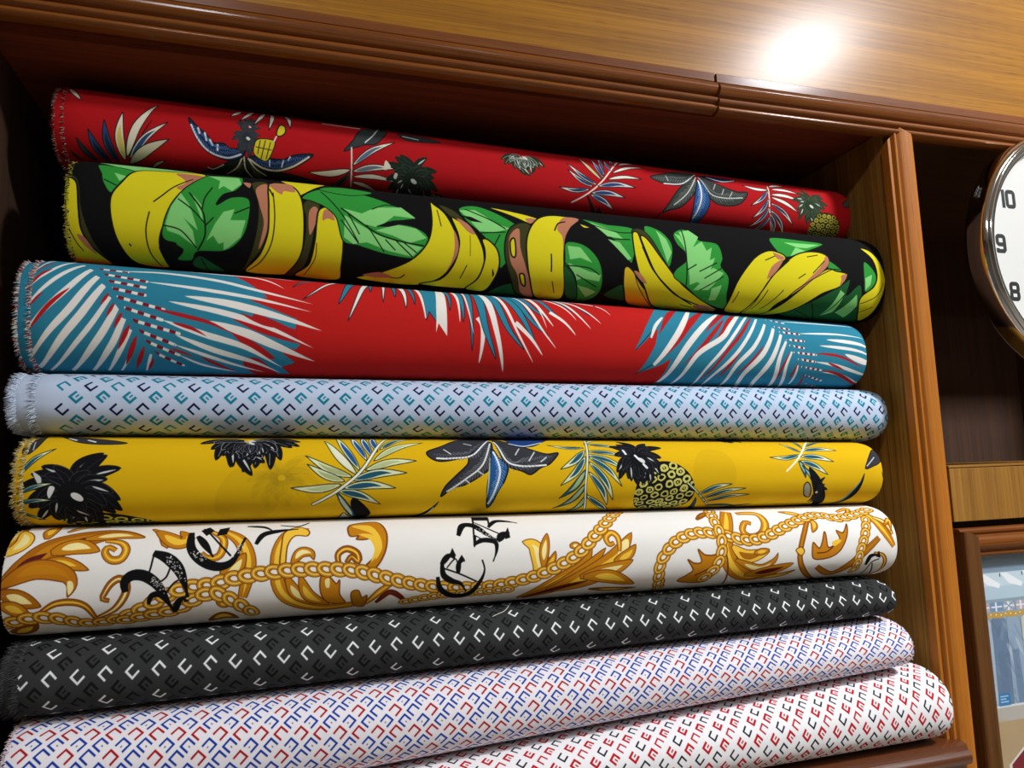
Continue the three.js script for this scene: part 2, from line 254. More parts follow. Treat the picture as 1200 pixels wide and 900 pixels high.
// ---------------------------------------------------------------- the wall clock
{
  const cx = 1.074, cy = 0.284, R = 0.177;
  const clock = thing('wall_clock', 'round chrome wall clock with white dial and black numerals', 'clock', [cx, cy, 0.0225]);
  const chrome = new THREE.MeshStandardMaterial({ color: '#d8d8d8', metalness: 1, roughness: 0.09 });
  const lathe = (pts, seg = 128) => { const g = new THREE.LatheGeometry(pts.map(([r, z]) => new THREE.Vector2(r, z)), seg); g.rotateX(Math.PI / 2); return g; };
  part('case', lathe([[0.02, 0], [R - 0.006, 0], [R - 0.001, 0.002], [R, 0.006], [R + 0.001, 0.028], [R - 0.001, 0.034], [R - 0.004, 0.036], [R - 0.012, 0.036], [R - 0.012, 0.012]]), chrome, clock, 'chrome band around the clock');
  part('bezel', lathe([[R - 0.0042, 0.0355], [R - 0.005, 0.039], [R - 0.0075, 0.0385], [R - 0.0085, 0.036], [R - 0.011, 0.0375], [R - 0.0135, 0.035], [R - 0.0145, 0.0325], [R - 0.017, 0.0335], [R - 0.019, 0.03], [R - 0.0195, 0.024]]), chrome, clock, 'stepped chrome rings');
  const c = document.createElement('canvas'); c.width = c.height = 1400;
  const g = c.getContext('2d'), S = 1400 / (2 * (R - 0.016)); g.fillStyle = '#cfcec8'; g.fillRect(0, 0, 1400, 1400);
  g.translate(700, 700); g.scale(S / 1000, S / 1000);                      // millimetres
  // square-shouldered numerals, each digit 12 mm by 21 mm, drawn as strokes
  const digit = (d, x, y) => {
    g.save(); g.translate(x, y); g.scale(1.16, 1.16); g.strokeStyle = '#151515'; g.lineWidth = 5; g.lineJoin = 'round';
    const w = 5.4, h = 9.2, r = 3, rect = (y0, y1) => { g.beginPath(); g.roundRect(-w, y0, 2 * w, y1 - y0, r); g.stroke(); };
    const path = (...p) => { g.beginPath(); p.forEach(([a, b], i) => (i ? g.lineTo(a, b) : g.moveTo(a, b))); g.stroke(); };
    if (d === '0') rect(-h, h); if (d === '8') { rect(-h, 0); rect(0, h); }
    if (d === '9') { rect(-h, 1); path([w, -4], [w, h - 2], [w - 2, h], [-w, h], [-w, h - 3.5]); }
    if (d === '6') { rect(-1, h); path([-w, 4], [-w, 2 - h], [2 - w, -h], [w, -h], [w, 3.5 - h]); }
    if (d === '1') path([0, -h - 2.2], [0, h + 2.2]);
    if (d === '2') path([-w, 3.5 - h], [-w, -h], [w, -h], [w, 0], [-w, 0], [-w, h], [w + 2, h]);
    if (d === '3') path([-w, -h], [w, -h], [w, 0], [-w + 2, 0], [w, 0], [w, h], [-w, h]);
    if (d === '4') path([w - 2, h + 2], [w - 2, -h], [-w, 3], [w + 2, 3]);
    if (d === '5') path([w, -h], [-w, -h], [-w, -1], [w, -1], [w, h], [-w, h]);
    if (d === '7') path([-w, -h], [w, -h], [-1, h + 2]);
    g.restore();
  };
  for (let n = 1; n <= 12; n++) {
    const t = n * Math.PI / 6 + 0.05, x = 138 * Math.sin(t), y = -132 * Math.cos(t), s = String(n);
    if (s.length === 1) digit(s, x, y); else { digit(s[0], x - (s[1] === '1' ? 4.5 : 8.5), y); digit(s[1], x + (s[1] === '1' ? 4.5 : 4.5), y); }
  }
  const tex = new THREE.CanvasTexture(c); tex.colorSpace = THREE.SRGBColorSpace;
  const dg = new THREE.CircleGeometry(R - 0.016, 96); dg.translate(0, 0, 0.024);
  part('dial', dg, new THREE.MeshStandardMaterial({ map: tex, roughness: 0.5 }), clock, 'white dial with black numerals');
  const hand = (len, w, a, z) => { const h = box(-w, w, -0.02, len, z, z + 0.0012, 0.0004); h.rotateZ(-a); return h; };
  part('hand', hand(0.075, 0.004, 1.35, 0.026), plain('#161616', 0.4), clock); part('hand', hand(0.115, 0.003, 2.2, 0.0275), plain('#161616', 0.4), clock);
  const hub = new THREE.CylinderGeometry(0.006, 0.006, 0.004, 24); hub.rotateX(Math.PI / 2); hub.translate(0, 0, 0.0285); part('hub', hub, chrome, clock);
  // a shred of the clear protective film still clings to the band
  const film = new THREE.PlaneGeometry(0.005, 0.018, 8, 24), p = film.attributes.position;
  for (let i = 0; i < p.count; i++) { const a = 2.66 + p.getY(i) * 5 + rr(-0.01, 0.01), rad = R + 0.0015 + Math.max(0, p.getX(i)) * 0.5 + rr(0, 0.0014); p.setXYZ(i, rad * Math.cos(a), rad * Math.sin(a), 0.014 + p.getX(i) + rr(-0.001, 0.001)); }
  film.computeVertexNormals();
  part('film_shred', film, new THREE.MeshPhysicalMaterial({ color: '#f2f2f2', roughness: 0.12, transmission: 0.85, thickness: 0, side: THREE.DoubleSide, clearcoat: 1 }), clock, 'torn clear film on the band');
}

// ---------------------------------------------------------------- the prints (drawn in millimetres of cloth: x along the roll, y round it from the back over the top)
const PX = 1.9;                                                            // canvas pixels per millimetre
function curve(g, pts, closed) {                                           // Catmull-Rom through the points
  const n = pts.length, P = (i) => (closed ? pts[(i + n) % n] : pts[Math.min(n - 1, Math.max(0, i))]);
  g.beginPath(); g.moveTo(...pts[0]);
  for (let i = 0; i < (closed ? n : n - 1); i++) {
    const a = P(i - 1), b = P(i), c = P(i + 1), d = P(i + 2), k = 1 / 6;
    g.bezierCurveTo(b[0] + (c[0] - a[0]) * k, b[1] + (c[1] - a[1]) * k, c[0] - (d[0] - b[0]) * k, c[1] - (d[1] - b[1]) * k, c[0], c[1]);
  }
  if (closed) g.closePath();
}
function blob(g, pts, fill, line, lw = 1) { curve(g, pts, true); if (fill) { g.fillStyle = fill; g.fill(); } if (line) { g.strokeStyle = line; g.lineWidth = lw; g.lineJoin = 'round'; g.stroke(); } }
function poly(g, pts, fill, line, lw = 1) { g.beginPath(); pts.forEach((p, i) => (i ? g.lineTo(...p) : g.moveTo(...p))); g.closePath(); if (fill) { g.fillStyle = fill; g.fill(); } if (line) { g.strokeStyle = line; g.lineWidth = lw; g.lineJoin = 'round'; g.stroke(); } }
function stroke(g, pts, color, lw = 1) { curve(g, pts, false); g.strokeStyle = color; g.lineWidth = lw; g.lineCap = 'round'; g.stroke(); }
function resample(pts, n) {                                                // even steps along the smooth curve
  const P = (i) => pts[Math.min(pts.length - 1, Math.max(0, i))], out = [];
  for (let i = 0; i < pts.length - 1; i++) for (let s = 0; s < 12; s++) {
    const t = s / 12, a = P(i - 1), b = P(i), c = P(i + 1), d = P(i + 2);
    out.push([0, 1].map((k) => 0.5 * (2 * b[k] + (c[k] - a[k]) * t + (2 * a[k] - 5 * b[k] + 4 * c[k] - d[k]) * t * t + (3 * b[k] - a[k] - 3 * c[k] + d[k]) * t * t * t)));
  }
  out.push(pts[pts.length - 1]);
  const len = [0]; for (let i = 1; i < out.length; i++) len.push(len[i - 1] + Math.hypot(out[i][0] - out[i - 1][0], out[i][1] - out[i - 1][1]));
  const L = len[len.length - 1], res = []; let j = 0;
  for (let i = 0; i <= n; i++) { const d = L * i / n; while (j < len.length - 2 && len[j + 1] < d) j++; const f = len[j + 1] > len[j] ? (d - len[j]) / (len[j + 1] - len[j]) : 0; res.push([mix(out[j][0], out[j + 1][0], f), mix(out[j][1], out[j + 1][1], f)]); }
  res.length_ = L; return res;
}
// a tapering band along a curve; shape(t) is its half width from 0 to 1
function ribbon(g, pts, w, fill, line, lw = 0.8, shape = (t) => Math.pow(Math.sin(Math.PI * Math.min(1, t * 0.94 + 0.06)), 0.75)) {
  const r = resample(pts, 28), A = [], B = [];
  r.forEach((p, i) => { const a = r[Math.max(0, i - 1)], b = r[Math.min(28, i + 1)], dx = b[0] - a[0], dy = b[1] - a[1], l = Math.hypot(dx, dy) || 1, h = w / 2 * shape(i / 28); A.push([p[0] - dy / l * h, p[1] + dx / l * h]); B.push([p[0] + dy / l * h, p[1] - dx / l * h]); });
  poly(g, [...A, ...B.reverse()], fill, line, lw);
}
const lens = (t) => Math.pow(Math.sin(Math.PI * Math.pow(t, 0.8)), 0.9);
// a slim leaflet [base, tip] with outline, a darker lower half and a pale end
function leaflet(g, [a, b], w, main, second, line, bend = 0.06) {
  const m = [mix(a[0], b[0], 0.5) + (b[1] - a[1]) * bend, mix(a[1], b[1], 0.5) - (b[0] - a[0]) * bend], L = Math.hypot(b[0] - a[0], b[1] - a[1]); w = w || L * 0.2;
  ribbon(g, [a, m, b], w, main, line, 0.9, lens);
  if (second) { ribbon(g, [[mix(a[0], m[0], 0.15), mix(a[1], m[1], 0.15)], m, [mix(m[0], b[0], 0.45), mix(m[1], b[1], 0.45)]], w * 0.62, second, null, 0, lens); }
}
function crown(g, c, rx, ry, n, dark, pale, from = 0, to = 360, seed = 3) {   // the spiky head of a pineapple
  const s = seedState; seedState = seed * 991; n = Math.round(n * 0.9);
  for (let ring = 0; ring < 2; ring++) for (let i = 0; i < n; i++) {
    const t = (from + (to - from) * (i + 0.5 * ring + rr(-0.25, 0.25)) / n) * Math.PI / 180, k = (ring ? 0.66 : 1) * rr(0.78, 1.12), bend = rr(0.14, 0.46) * (Math.cos(t) < 0 ? -1 : 1), X = (f, o) => [c[0] + rx * (f * Math.cos(t) - o * Math.sin(t)), c[1] + ry * (f * Math.sin(t) + o * Math.cos(t))];
    const b = X(0.1, 0), m = X(k * 0.62, bend * 0.1), tip = X(k, bend);
    ribbon(g, [b, m, tip], Math.min(rx, ry) * (ring ? 0.25 : 0.3), dark, ring ? pale : dark, ring ? 0.55 : 0.4, (q) => Math.pow(Math.sin(Math.PI * Math.min(1, 0.12 + q * 0.88)), 0.6));
    stroke(g, [X(k * 0.35, 0), m, X(k * 0.9, bend * 0.8)], pale, 0.5);
    if (rnd() < 0.2 && rx > 20) ribbon(g, [X(k * 0.6, bend * 0.1), X(k * 0.92, bend * 0.86)], 1.9, '#c9ccca', null, 0, lens);
  }
  g.fillStyle = dark; g.beginPath(); g.ellipse(c[0], c[1], rx * 0.3, ry * 0.3, 0, 0, 7); if (to - from > 300) g.fill();
  g.fillStyle = '#d8d8d2'; g.beginPath(); g.ellipse(c[0] + rx * 0.1, c[1] + ry * 0.05, rx * 0.14, ry * 0.08, 0.6, 0, 7); g.fill();
  seedState = s;
}
function pineapple(g, c, rx, ry, tilt, body, ink) {
  g.save(); g.translate(...c); g.rotate(tilt); g.beginPath(); g.ellipse(0, 0, rx, ry, 0, 0, 7); g.fillStyle = ink; g.fill(); g.clip();
  const s = rx / 3.1, keep = seedState; seedState = 4321; g.lineCap = 'round';
  for (let j = -6; j <= 6; j++) for (let i = -5; i <= 5; i++) {
    const x = (i + (j % 2 ? 0.5 : 0)) * s + rr(-0.08, 0.08) * s, y = j * s * 0.8 + rr(-0.08, 0.08) * s, a = rr(0, 6.28), q = [];
    if ((x / rx) ** 2 + (y / ry) ** 2 > 1) continue;
    for (let m = 0; m < 8; m++) { const th = a + m * 0.86, rad = s * rr(0.3, 0.4); q.push([x + rad * Math.cos(th), y + rad * 0.82 * Math.sin(th)]); }
    g.strokeStyle = body; g.lineWidth = s * rr(0.15, 0.24); g.beginPath(); q.forEach((p, k) => (k ? g.lineTo(...p) : g.moveTo(...p))); g.stroke();
    if (rnd() < 0.4) { g.fillStyle = body; g.beginPath(); g.arc(x, y, s * 0.1, 0, 7); g.fill(); }
  }
  seedState = keep;
  g.restore();
}
// the little angular letter-like signs; hu, hv are the half diagonals
function sign(g, x, y, kind, hu, hv, color, lw, tick, tickColor) {
  const L = [-hu, 0], T = [0, -hv], R = [hu, 0], B = [0, hv], p = { U: [T, L, B, R], n: [B, L, T, R], m: [L, T, R, B] }[kind];
  g.save(); g.translate(x, y); g.strokeStyle = color; g.lineWidth = lw; g.lineJoin = 'miter'; g.lineCap = 'butt';
  g.beginPath(); p.forEach((q, i) => (i ? g.lineTo(...q) : g.moveTo(...q))); g.stroke();
  if (tick) { const [mx, my, vx, vy] = { U: [-hu / 2, hv / 2, hu, -hv], n: [-hu / 2, -hv / 2, hu, hv], m: [hu / 2, -hv / 2, -hu, hv] }[kind]; g.strokeStyle = tickColor || color; g.lineWidth = lw * 0.6; const [f0, f1] = tickColor ? [0.6, 0.8] : [0.42, 0.92]; g.beginPath(); g.moveTo(mx + vx * f0, my + vy * f0); g.lineTo(mx + vx * f1, my + vy * f1); g.stroke(); }
  g.restore();
}
// rows of signs: A, B, C, D repeat round the roll, half a pitch apart; spacing and height ease along the cloth
function signRows(g, H, { u0, p, c, v, h, hu, hv, odd = 0 }, style) {
  for (let r = -24; r <= 24; r++) {
    const k = ((r % 4) + 4) % 4;                                           // 0 = row C
    for (let i = -2; i < 64; i++) {
      const q = i + (r & 1 ? 0.5 : 0), x = u0 + p * q - c * q * q, s = 1 - 2 * c / p * q, y = v(x) + r * h(q);
      if (y < -12 || y > H + 12) continue;
      style(g, k, i + odd, x, y, hu * s, hv(q));
    }
  }
}
// fine pale barbs slanting off a vein
function barbs(g, vein, w, n, color, lw = 0.6) {
  const r = resample(vein, n); g.strokeStyle = color; g.lineWidth = lw; g.lineCap = 'round';
  for (let i = 2; i < n; i++) { const a = r[i - 1], b = r[i], dx = b[0] - a[0], dy = b[1] - a[1], l = Math.hypot(dx, dy) || 1, h = w * Math.sin(Math.PI * Math.pow(i / n, 0.85)); for (const s of [-1, 1]) { const f0 = rr(0.1, 0.3), f1 = rr(0.55, 0.95); g.beginPath(); g.moveTo(b[0] + (s * -dy + dx * 0.7) / l * h * f0, b[1] + (s * dx + dy * 0.7) / l * h * f0); g.lineTo(b[0] + (s * -dy + dx) / l * h * f1, b[1] + (s * dx + dy) / l * h * f1); g.stroke(); } }
}
// notches bitten into a leaf edge
function notch(g, edge, n, size, ground) { const r = resample(edge, n * 2); for (let i = 1; i < n; i++) { const a = r[2 * i], b = r[2 * i + 1], dx = b[0] - a[0], dy = b[1] - a[1], l = Math.hypot(dx, dy) || 1; poly(g, [[a[0] + dy / l * 2, a[1] - dx / l * 2], [b[0] + dy / l * 2, b[1] - dx / l * 2], [a[0] - dy / l * size * rr(0.5, 1), a[1] + dx / l * size * rr(0.5, 1)]], ground); } }
const INK = '#15161a';

const PRINTS = [];
// 0: red with palms and pineapples
PRINTS[0] = { ground: '#b3151a', draw(g) {
  const ink = '#15181c', sl = '#3f4a4a', cream = '#e9ddc4', blue = '#2c4878';
  const L = (pts, col, sec, w) => { for (let i = 0; i < pts.length; i += 2) leaflet(g, [pts[i], pts[i + 1]], w, col, sec, ink); };
  L([[40.6,196.7],[23.7,172.3],[25.9,199.1],[16.6,188],[13.1,204.2],[4.7,194.1]], '#2d3a40', null);
  L([[54.1,197],[35.7,162.1],[62,195.7],[51.4,150.1]], blue, '#1c2c44', 8);
  L([[69.4,192.2],[69.3,138.5]], cream, '#d8c460', 9); L([[71.7,187.5],[103.8,121.5]], cream, null, 8.5);
  for (const q of [[[91.7,155.7],[98.3,144.2]], [[88.2,161.6],[95,150.5]]]) stroke(g, q, ink, 0.8);
  L([[74.1,189.3],[114.6,143.7]], cream, blue, 7); L([[73,196.5],[115.6,162.5],[95.1,199.3],[110.7,186.4]], '#d2c8ac', null); L([[28,130],[11.2,100.7]], cream, null, 5);
  // fan with the two blue wing leaves
  blob(g, [[191,171.5],[171.5,182.5],[150.8,194.3],[135.8,208.7],[167.9,209.1],[205.7,203.2],[248.8,197.4],[275,193.4],[243.9,185.8],[220.3,184.5],[206.4,178.2]], '#20261c', ink, 1);
  for (const q of [[[191.9,172.3],[186,184.8],[174.4,195.7]], [[193.7,172.1],[195.1,185.7],[202.2,196.5]], [[198.2,173.4],[206.3,184.2],[217.3,191.7]], [[171.4,183.5],[160.1,190.5],[154.8,188.9]]]) stroke(g, q, '#d8cfae', 1.6);
  blob(g, [[135.3,135.2],[146.2,146.2],[153.3,151.1],[161.3,160.4],[172.1,160],[179.3,164.6],[193.8,163.8],[191.9,172.3],[177.1,177.9],[162.8,174.9],[150.6,167.2],[142.7,156.3]], '#1d2f55', ink, 1.4);
  stroke(g, [[138.2,143.2],[144.5,157],[153.2,167.8],[164.6,173.7],[177.2,175],[190.1,169.8]], '#d9dde0', 2.2);
  for (const q of [[[145.3,146.3],[147.1,151.9]], [[152.4,151.1],[154.2,158.5]], [[165.8,162.6],[165.7,168.1]], [[157.8,158.1],[160.4,163.3]]]) stroke(g, q, '#eef0f2', 2.2);
  blob(g, [[199.2,171.4],[211.9,181.5],[229.7,184.4],[249.6,176.9],[269.6,161.1],[255.3,161.9],[244.9,165],[236.4,169.8],[223.3,170.4],[212.1,169.9]], '#1d2f55', ink, 1.4);
  stroke(g, [[200.1,174.1],[213.8,182.2],[229.7,183.4],[247.7,176.1],[264.8,163.6]], '#e2d6b4', 2.2); for (const q of [[[221.4,172.5],[221.3,179.3]], [[236.4,170.7],[234.5,178.7]], [[243.9,166.1],[242,170.1]]]) stroke(g, q, '#dfe3e8', 1.6);
  crown(g, [[196.5,150.1]][0], 17, 22, 13, '#2f3438', '#454c50', 0, 360, 5); crown(g, [[199.1,136.1]][0], 10, 14, 7, '#2f3438', '#454c50', 180, 360, 6);
  blob(g, [[209.4,150.3],[226.1,150],[225.2,160.8],[217.6,173.9],[204.8,168],[204.8,157.7]], '#d9c92e', ink, 1);
  for (const q of [[[211.2,152],[208.5,166.6]], [[216.8,151.2],[212.1,171.8]], [[222.4,152.5],[217.7,171.1]], [[206.6,159.4],[223.3,161.1]]]) stroke(g, q, '#3a361c', 1);
  blob(g, [[228.8,141.4],[232.5,129],[238.2,130.6],[238.2,138.9],[232.6,143.9]], '#d9c92e', ink, 1.4); stroke(g, [[228.8,144.6],[226.1,151]], '#e8e0d0', 1.6);
  L([[189.9,108.8],[178.7,124.2],[203.6,100.8],[188.9,130.6],[215.9,100.8],[203.7,134.1],[222.6,100.8],[220.4,138.3],[237.1,100.8],[243.9,132]], '#f0ece0', null, 5);
  stroke(g, [[280.8,112.8],[302.5,113],[323.6,113.3]], '#e8e0d8', 2.6);
  // torn banana leaf and sprig
  blob(g, [[304.5,151.7],[315.5,136.2],[326.5,115.1],[349.3,100.8],[356,115.4],[343.5,136.5],[329.3,140.9],[317.3,145.9]], '#363c3c', ink, 1.2); stroke(g, [[329.4,137.5],[340.1,123.6],[348.2,100.9]], '#d8dcd8', 1.6);
  blob(g, [[369.7,113],[395,112.2],[421.4,120.9],[398.7,125.8],[377.9,125.3]], '#33393a', ink, 1); stroke(g, [[375.4,118.6],[393.8,121.9]], '#e8e8e4', 1.8);
  stroke(g, [[313.4,146.4],[313.7,194.3]], '#e6d4cc', 1.8);
  L([[314.5,167.3],[365,131.9]], cream, '#5a6a86', 7); L([[312.6,172.3],[264,181.1]], cream, null, 8); L([[314.7,174.1],[365.6,165.2]], cream, '#6a7480', 7.5); L([[314.9,180.1],[368.6,181.1],[314.3,186.8],[345.5,197.9]], cream, null, 6); L([[311.8,176.4],[287.1,201.5]], '#5a5f58', '#20261c', 6);
  pineapple(g, [[416.6,207.6]][0], 24, 17, 0.3, '#a89a2a', '#20241a'); crown(g, [[384.7,176]][0], 31, 32, 17, '#1d2a20', '#42503f', 0, 360, 8);
  blob(g, [[353.3,156.7],[359.5,164],[351.5,167.8]], '#e4dcc8', null); blob(g, [[364.8,170.2],[363.1,175.4],[366.3,177.1],[367.9,170.9]], '#dcd6c8', null);
  crown(g, [[526,128]][0], 30, 24, 15, '#27331f', '#dfe3dc', 0, 190, 9);
  // second sprig
  stroke(g, [[662.4,109.8],[634.8,147],[614.8,166],[593.5,180.6]], '#f1ead8', 2);
  L([[626.2,154.9],[585.9,128.3],[620.2,157.8],[585.7,137.8],[615.6,161.6],[573.4,163.1]], '#f1ead8', '#2a3c66', 5.5); L([[632.4,147.3],[604.5,111.5]], '#efe6c4', '#d8c078', 5); L([[634.9,144.7],[624,110.7],[636.5,140.8],[637.2,101.8],[646.2,131.7],[642.4,110.5],[653.2,122.5],[653.6,103.9]], '#e6e2e2', blue, 5);
  L([[640.9,145.1],[690.6,138.7],[648,135.5],[700.2,115.7],[660.4,118.9],[689.7,104.5]], '#f1ead8', null, 5); L([[627.4,155.9],[680.9,151.9],[618.3,165.7],[666.7,166.9],[617.3,167.9],[653.6,184.6]], '#e4e2da', blue, 7); ribbon(g, [[612.8,169.5],[623.8,186.9],[639.7,218.9]], 4, '#20281c', ink); poly(g, [[632.4,183.3],[653.2,215.3],[639.7,218.9],[630.6,196.1]], '#26301c', ink, 1);
  // grey palm star
  const gr = '#3d423e';
  blob(g, [[704,132.9],[723.7,125],[747.5,115.7],[777.8,112.5],[760.4,131.7],[744.7,140.6],[719.2,140]], gr, ink, 1.4); blob(g, [[723.4,180.3],[732.6,163.2],[745.4,145.5],[772,123.3],[771.5,143.5],[760.4,159.1],[747.7,170.7],[733.5,175.6]], gr, ink, 1.4);
  blob(g, [[779.4,117.6],[798.3,127.4],[817.6,134.9],[835.6,139.3],[851.9,138.6],[842.3,153.6],[829,159.8],[814.4,161.4],[799.7,159.4],[786.8,146.6]], gr, ink, 1.4); blob(g, [[776.7,129.1],[767.2,162.9],[771.5,199.2],[783.7,182.4],[791.9,160.3],[787.3,141.6]], '#2a5590', ink, 1.4);
  blob(g, [[786.9,115.7],[817.8,115.4],[839.9,117.4],[817.5,125.8],[798.8,125.6]], '#1c2c4c', ink, 1); stroke(g, [[793.4,118.9],[815.3,124.5],[836.9,118]], '#dfe3e8', 1.6);
  stroke(g, [[776.2,115.9],[751.5,137.1],[723,140.8]], '#e4e6e0', 1.7); stroke(g, [[774.8,122.7],[757.9,150],[738.3,168.2]], '#cfd3cc', 1.7); stroke(g, [[779,121.9],[792.1,146],[812.9,150.9],[842.7,147.5]], '#cfd3cc', 1.7); stroke(g, [[776.7,129.1],[778.6,154.7],[771.1,183.9]], '#eef0ee', 2.4); stroke(g, [[720.9,180.6],[714.2,198.9]], ink, 1.2);
  barbs(g, [[776.2,115.9],[753,129.9],[706.3,133.9]], 6, 20, '#8a908a'); barbs(g, [[774.8,122.7],[757.9,150],[727.3,176.3]], 8, 20, '#8a908a'); barbs(g, [[779,121.9],[792.4,143.4],[813,149.7],[848.7,141.7]], 8, 24, '#8a908a'); barbs(g, [[776.7,129.1],[778.6,154.7],[770.8,192.4]], 8, 20, '#a8c4e4'); barbs(g, [[138.1,140.2],[148.9,155.5],[163,166.6],[190.1,167]], 7, 26, '#5f80b4'); barbs(g, [[201,173.1],[225.1,177.8],[247.7,170.3],[264.8,163.6]], 6, 24, '#5f80b4'); barbs(g, [[197.4,171.6],[197,185.4],[198.2,203.1]], 34, 14, '#5a5a3e', 0.9);
  for (const q of [[[728,127.6],[729.9,136.1]], [[814.2,138.2],[810.6,146.2]], [[827.3,140.4],[822.4,148.6]], [[802.5,131.3],[798,140.2]]]) stroke(g, q, '#c8ccc6', 1.2);
  // third sprig and pineapple
  stroke(g, [[888.7,122.2],[886.5,162],[903.7,200.1]], '#f1ead8', 1.8);
  L([[887.3,129.5],[845.7,126.2],[892.3,127],[937.9,129.9],[890.2,121.9],[918.8,115.7]], '#f4eee2', null, 5); L([[886.7,131.1],[855.9,156.9],[885.6,143.6],[860.1,174.2],[886.2,156],[858.1,189.1],[889,168.8],[860.5,200.7]], '#f1ead8', blue, 5.5); L([[889.5,136.5],[937.8,141.4],[888.8,140.6],[934,159.4]], '#f1ead8', null, 5.5); L([[887.7,149.7],[928.1,177.1],[887.7,159.5],[920.7,195.5],[886.8,164.3],[905.1,197.9]], '#efe8dc', '#3a3550', 6);
  crown(g, [[953,146.1]][0], 27, 25, 18, '#2c3a26', '#52604a', 0, 360, 12); pineapple(g, [[981.1,179.4]][0], 26, 26, 0, '#b9ac3c', '#2a2c14');
  blob(g, [[1012.1,134.9],[1025.6,126.6],[1023.3,137.8],[1013.5,141.8]], '#4a4a48', ink, 1);
} };
// 1: bananas and leaves on black
PRINTS[1] = { ground: '#0c0c0d', draw(g) {
  const Y = '#dccf1e', P = '#b9785a', O = '#3c3c1c', G1 = '#2f9236', G2 = '#84d077', G3 = '#1d5a2c', K = '#101010';
  const ban = (p, f = Y) => blob(g, p, f, K, 1.8), leaf = (p, f = G1) => blob(g, p, f, K, 1.2), lit = (p) => poly(g, p, G2), vein = (p, w = 1.3) => stroke(g, p, '#12200f', w), pink = (p) => blob(g, p, P, null);
  // left
  leaf([[26.5,109],[55,109.1],[97.8,108.9],[139.4,121.9],[108.7,128.2],[79,129.2],[56.4,128.7]], G2); leaf([[30.5,121.7],[66.6,130.3],[60.3,148.5],[45.9,164.2],[37.1,152.7],[34.3,141.1]]); lit([[45.9,136.3],[59.6,141],[52.1,148.4]]); vein([[37.5,148.1],[49.3,154.4]]);
  blob(g, [[-1,145.5],[5,143.3],[14.2,155.7],[17.8,185.3],[26.8,215.9],[41.1,249.1],[30.8,250.9],[11.7,222.1],[4.4,182.1]], O, null);
  ban([[-1.4,149],[3.9,147],[12.7,157],[15.4,185.5],[17.3,205.9],[24.4,222.8],[41.6,251],[13.5,254.5],[-2.9,251.1],[1.1,200.4]]); pink([[12.8,212.6],[20.4,215.6],[29.1,234.3],[19.3,224.4]]); stroke(g, [[1.9,175],[4.1,201.9],[10.5,219.4],[16.7,231]], K, 1); stroke(g, [[4,148.2],[4.4,161.1]], K, 1);
  ban([[68,127.9],[99.3,120.7],[131.1,118],[137.7,134.7],[120.5,150.7],[107.6,167.1],[98.8,187.2],[91.4,214.5],[98.2,247],[67.8,244.7],[52.3,219.2],[45.6,191.6],[45.2,168.1],[53.9,150.4]]); pink([[105.7,124.5],[130.8,124.7],[137.6,133.1],[122.3,151.7],[107.8,150.1],[116.5,140.1]]); stroke(g, [[122.9,134.3],[105.2,149.3],[94.1,161.5],[86.1,169.5]], K, 1.3); stroke(g, [[82.2,181.4],[78.7,201.9],[81.3,225.3],[90.5,246.3]], K, 1.2); blob(g, [[61.4,217.3],[63.7,219],[62.7,221.1]], K, null);
  // big torn leaf
  leaf([[139.4,121.9],[169.3,116.2],[174.5,131],[167.9,145.4],[155,153.1],[148.4,166.5],[163.8,155.4],[181.4,156.5],[180.8,182.8],[173.7,202.3],[156.8,217.1],[129,220.7],[122.2,232.3],[107.5,232.7],[113.8,219.1],[95.8,209.4],[95.4,194.9],[102.7,171.5],[114.7,151.5],[131.3,130.8]]);
  poly(g, [[95.8,210.4],[107.4,212.1],[111.9,221.3],[107.5,232.7],[97.5,245.3],[90.2,219.4]], K);
  lit([[112.3,156.2],[102.8,173.5],[97.9,192.8],[99.5,200],[111.1,203.4],[121,210.8],[127.6,215.9],[124.7,197.6],[115.5,184.6],[129.8,197.1],[121.2,169.5]]); lit([[126.2,165],[135,189.2],[133.1,168.3],[124.2,156.8]]); lit([[137.7,122.5],[169.5,120.3],[172.9,134.8],[163.6,147.3],[154.6,140.8],[149.6,146.7],[150.6,132.2]]); lit([[146.9,188],[155.5,173.7],[166.7,169.6],[162.5,182.7],[178.2,181.2],[172.9,200.5],[160.5,212.9],[155.1,216.3],[155.4,207.7],[150.1,210],[145.1,201.2],[138.1,207.4]]);
  vein([[129.1,218.7],[136.5,202.9],[136.7,185.3],[133.1,173.1],[120.7,155.1]], 1.6); vein([[134,173],[136.3,159.7],[143.5,145.1]]); vein([[136.7,189],[124.7,175],[110.1,163.8]]); vein([[127.6,215.9],[112.9,198.7],[96.2,194.8]]); vein([[136.7,191.8],[145.2,181.6]]); vein([[166.8,174.5],[181.5,166]]);
  leaf([[122.4,238.7],[126.9,227.2],[135.5,227.4],[155.2,247.1],[133.7,248.7]], G3); vein([[131.9,228.9],[137.5,246.1]]);
  // bananas in the left middle
  ban([[215,108.8],[263.4,108.9],[233.5,146.4],[227.1,134.9]]); blob(g, [[183.4,131],[198.6,125.3],[204.4,144.1],[205.6,180.3],[199.3,204.6],[184.8,225.8],[173.4,242.7],[185.1,210.6],[190.5,181.9],[190.3,156.5]], O, K); pink([[188.2,141.1],[198.7,129.7],[202.7,151.7],[200.2,190.5],[191.3,212],[196.7,183.2],[192.1,161.7]]); pink([[174.5,131],[182.5,131.2],[181,139.6]]);
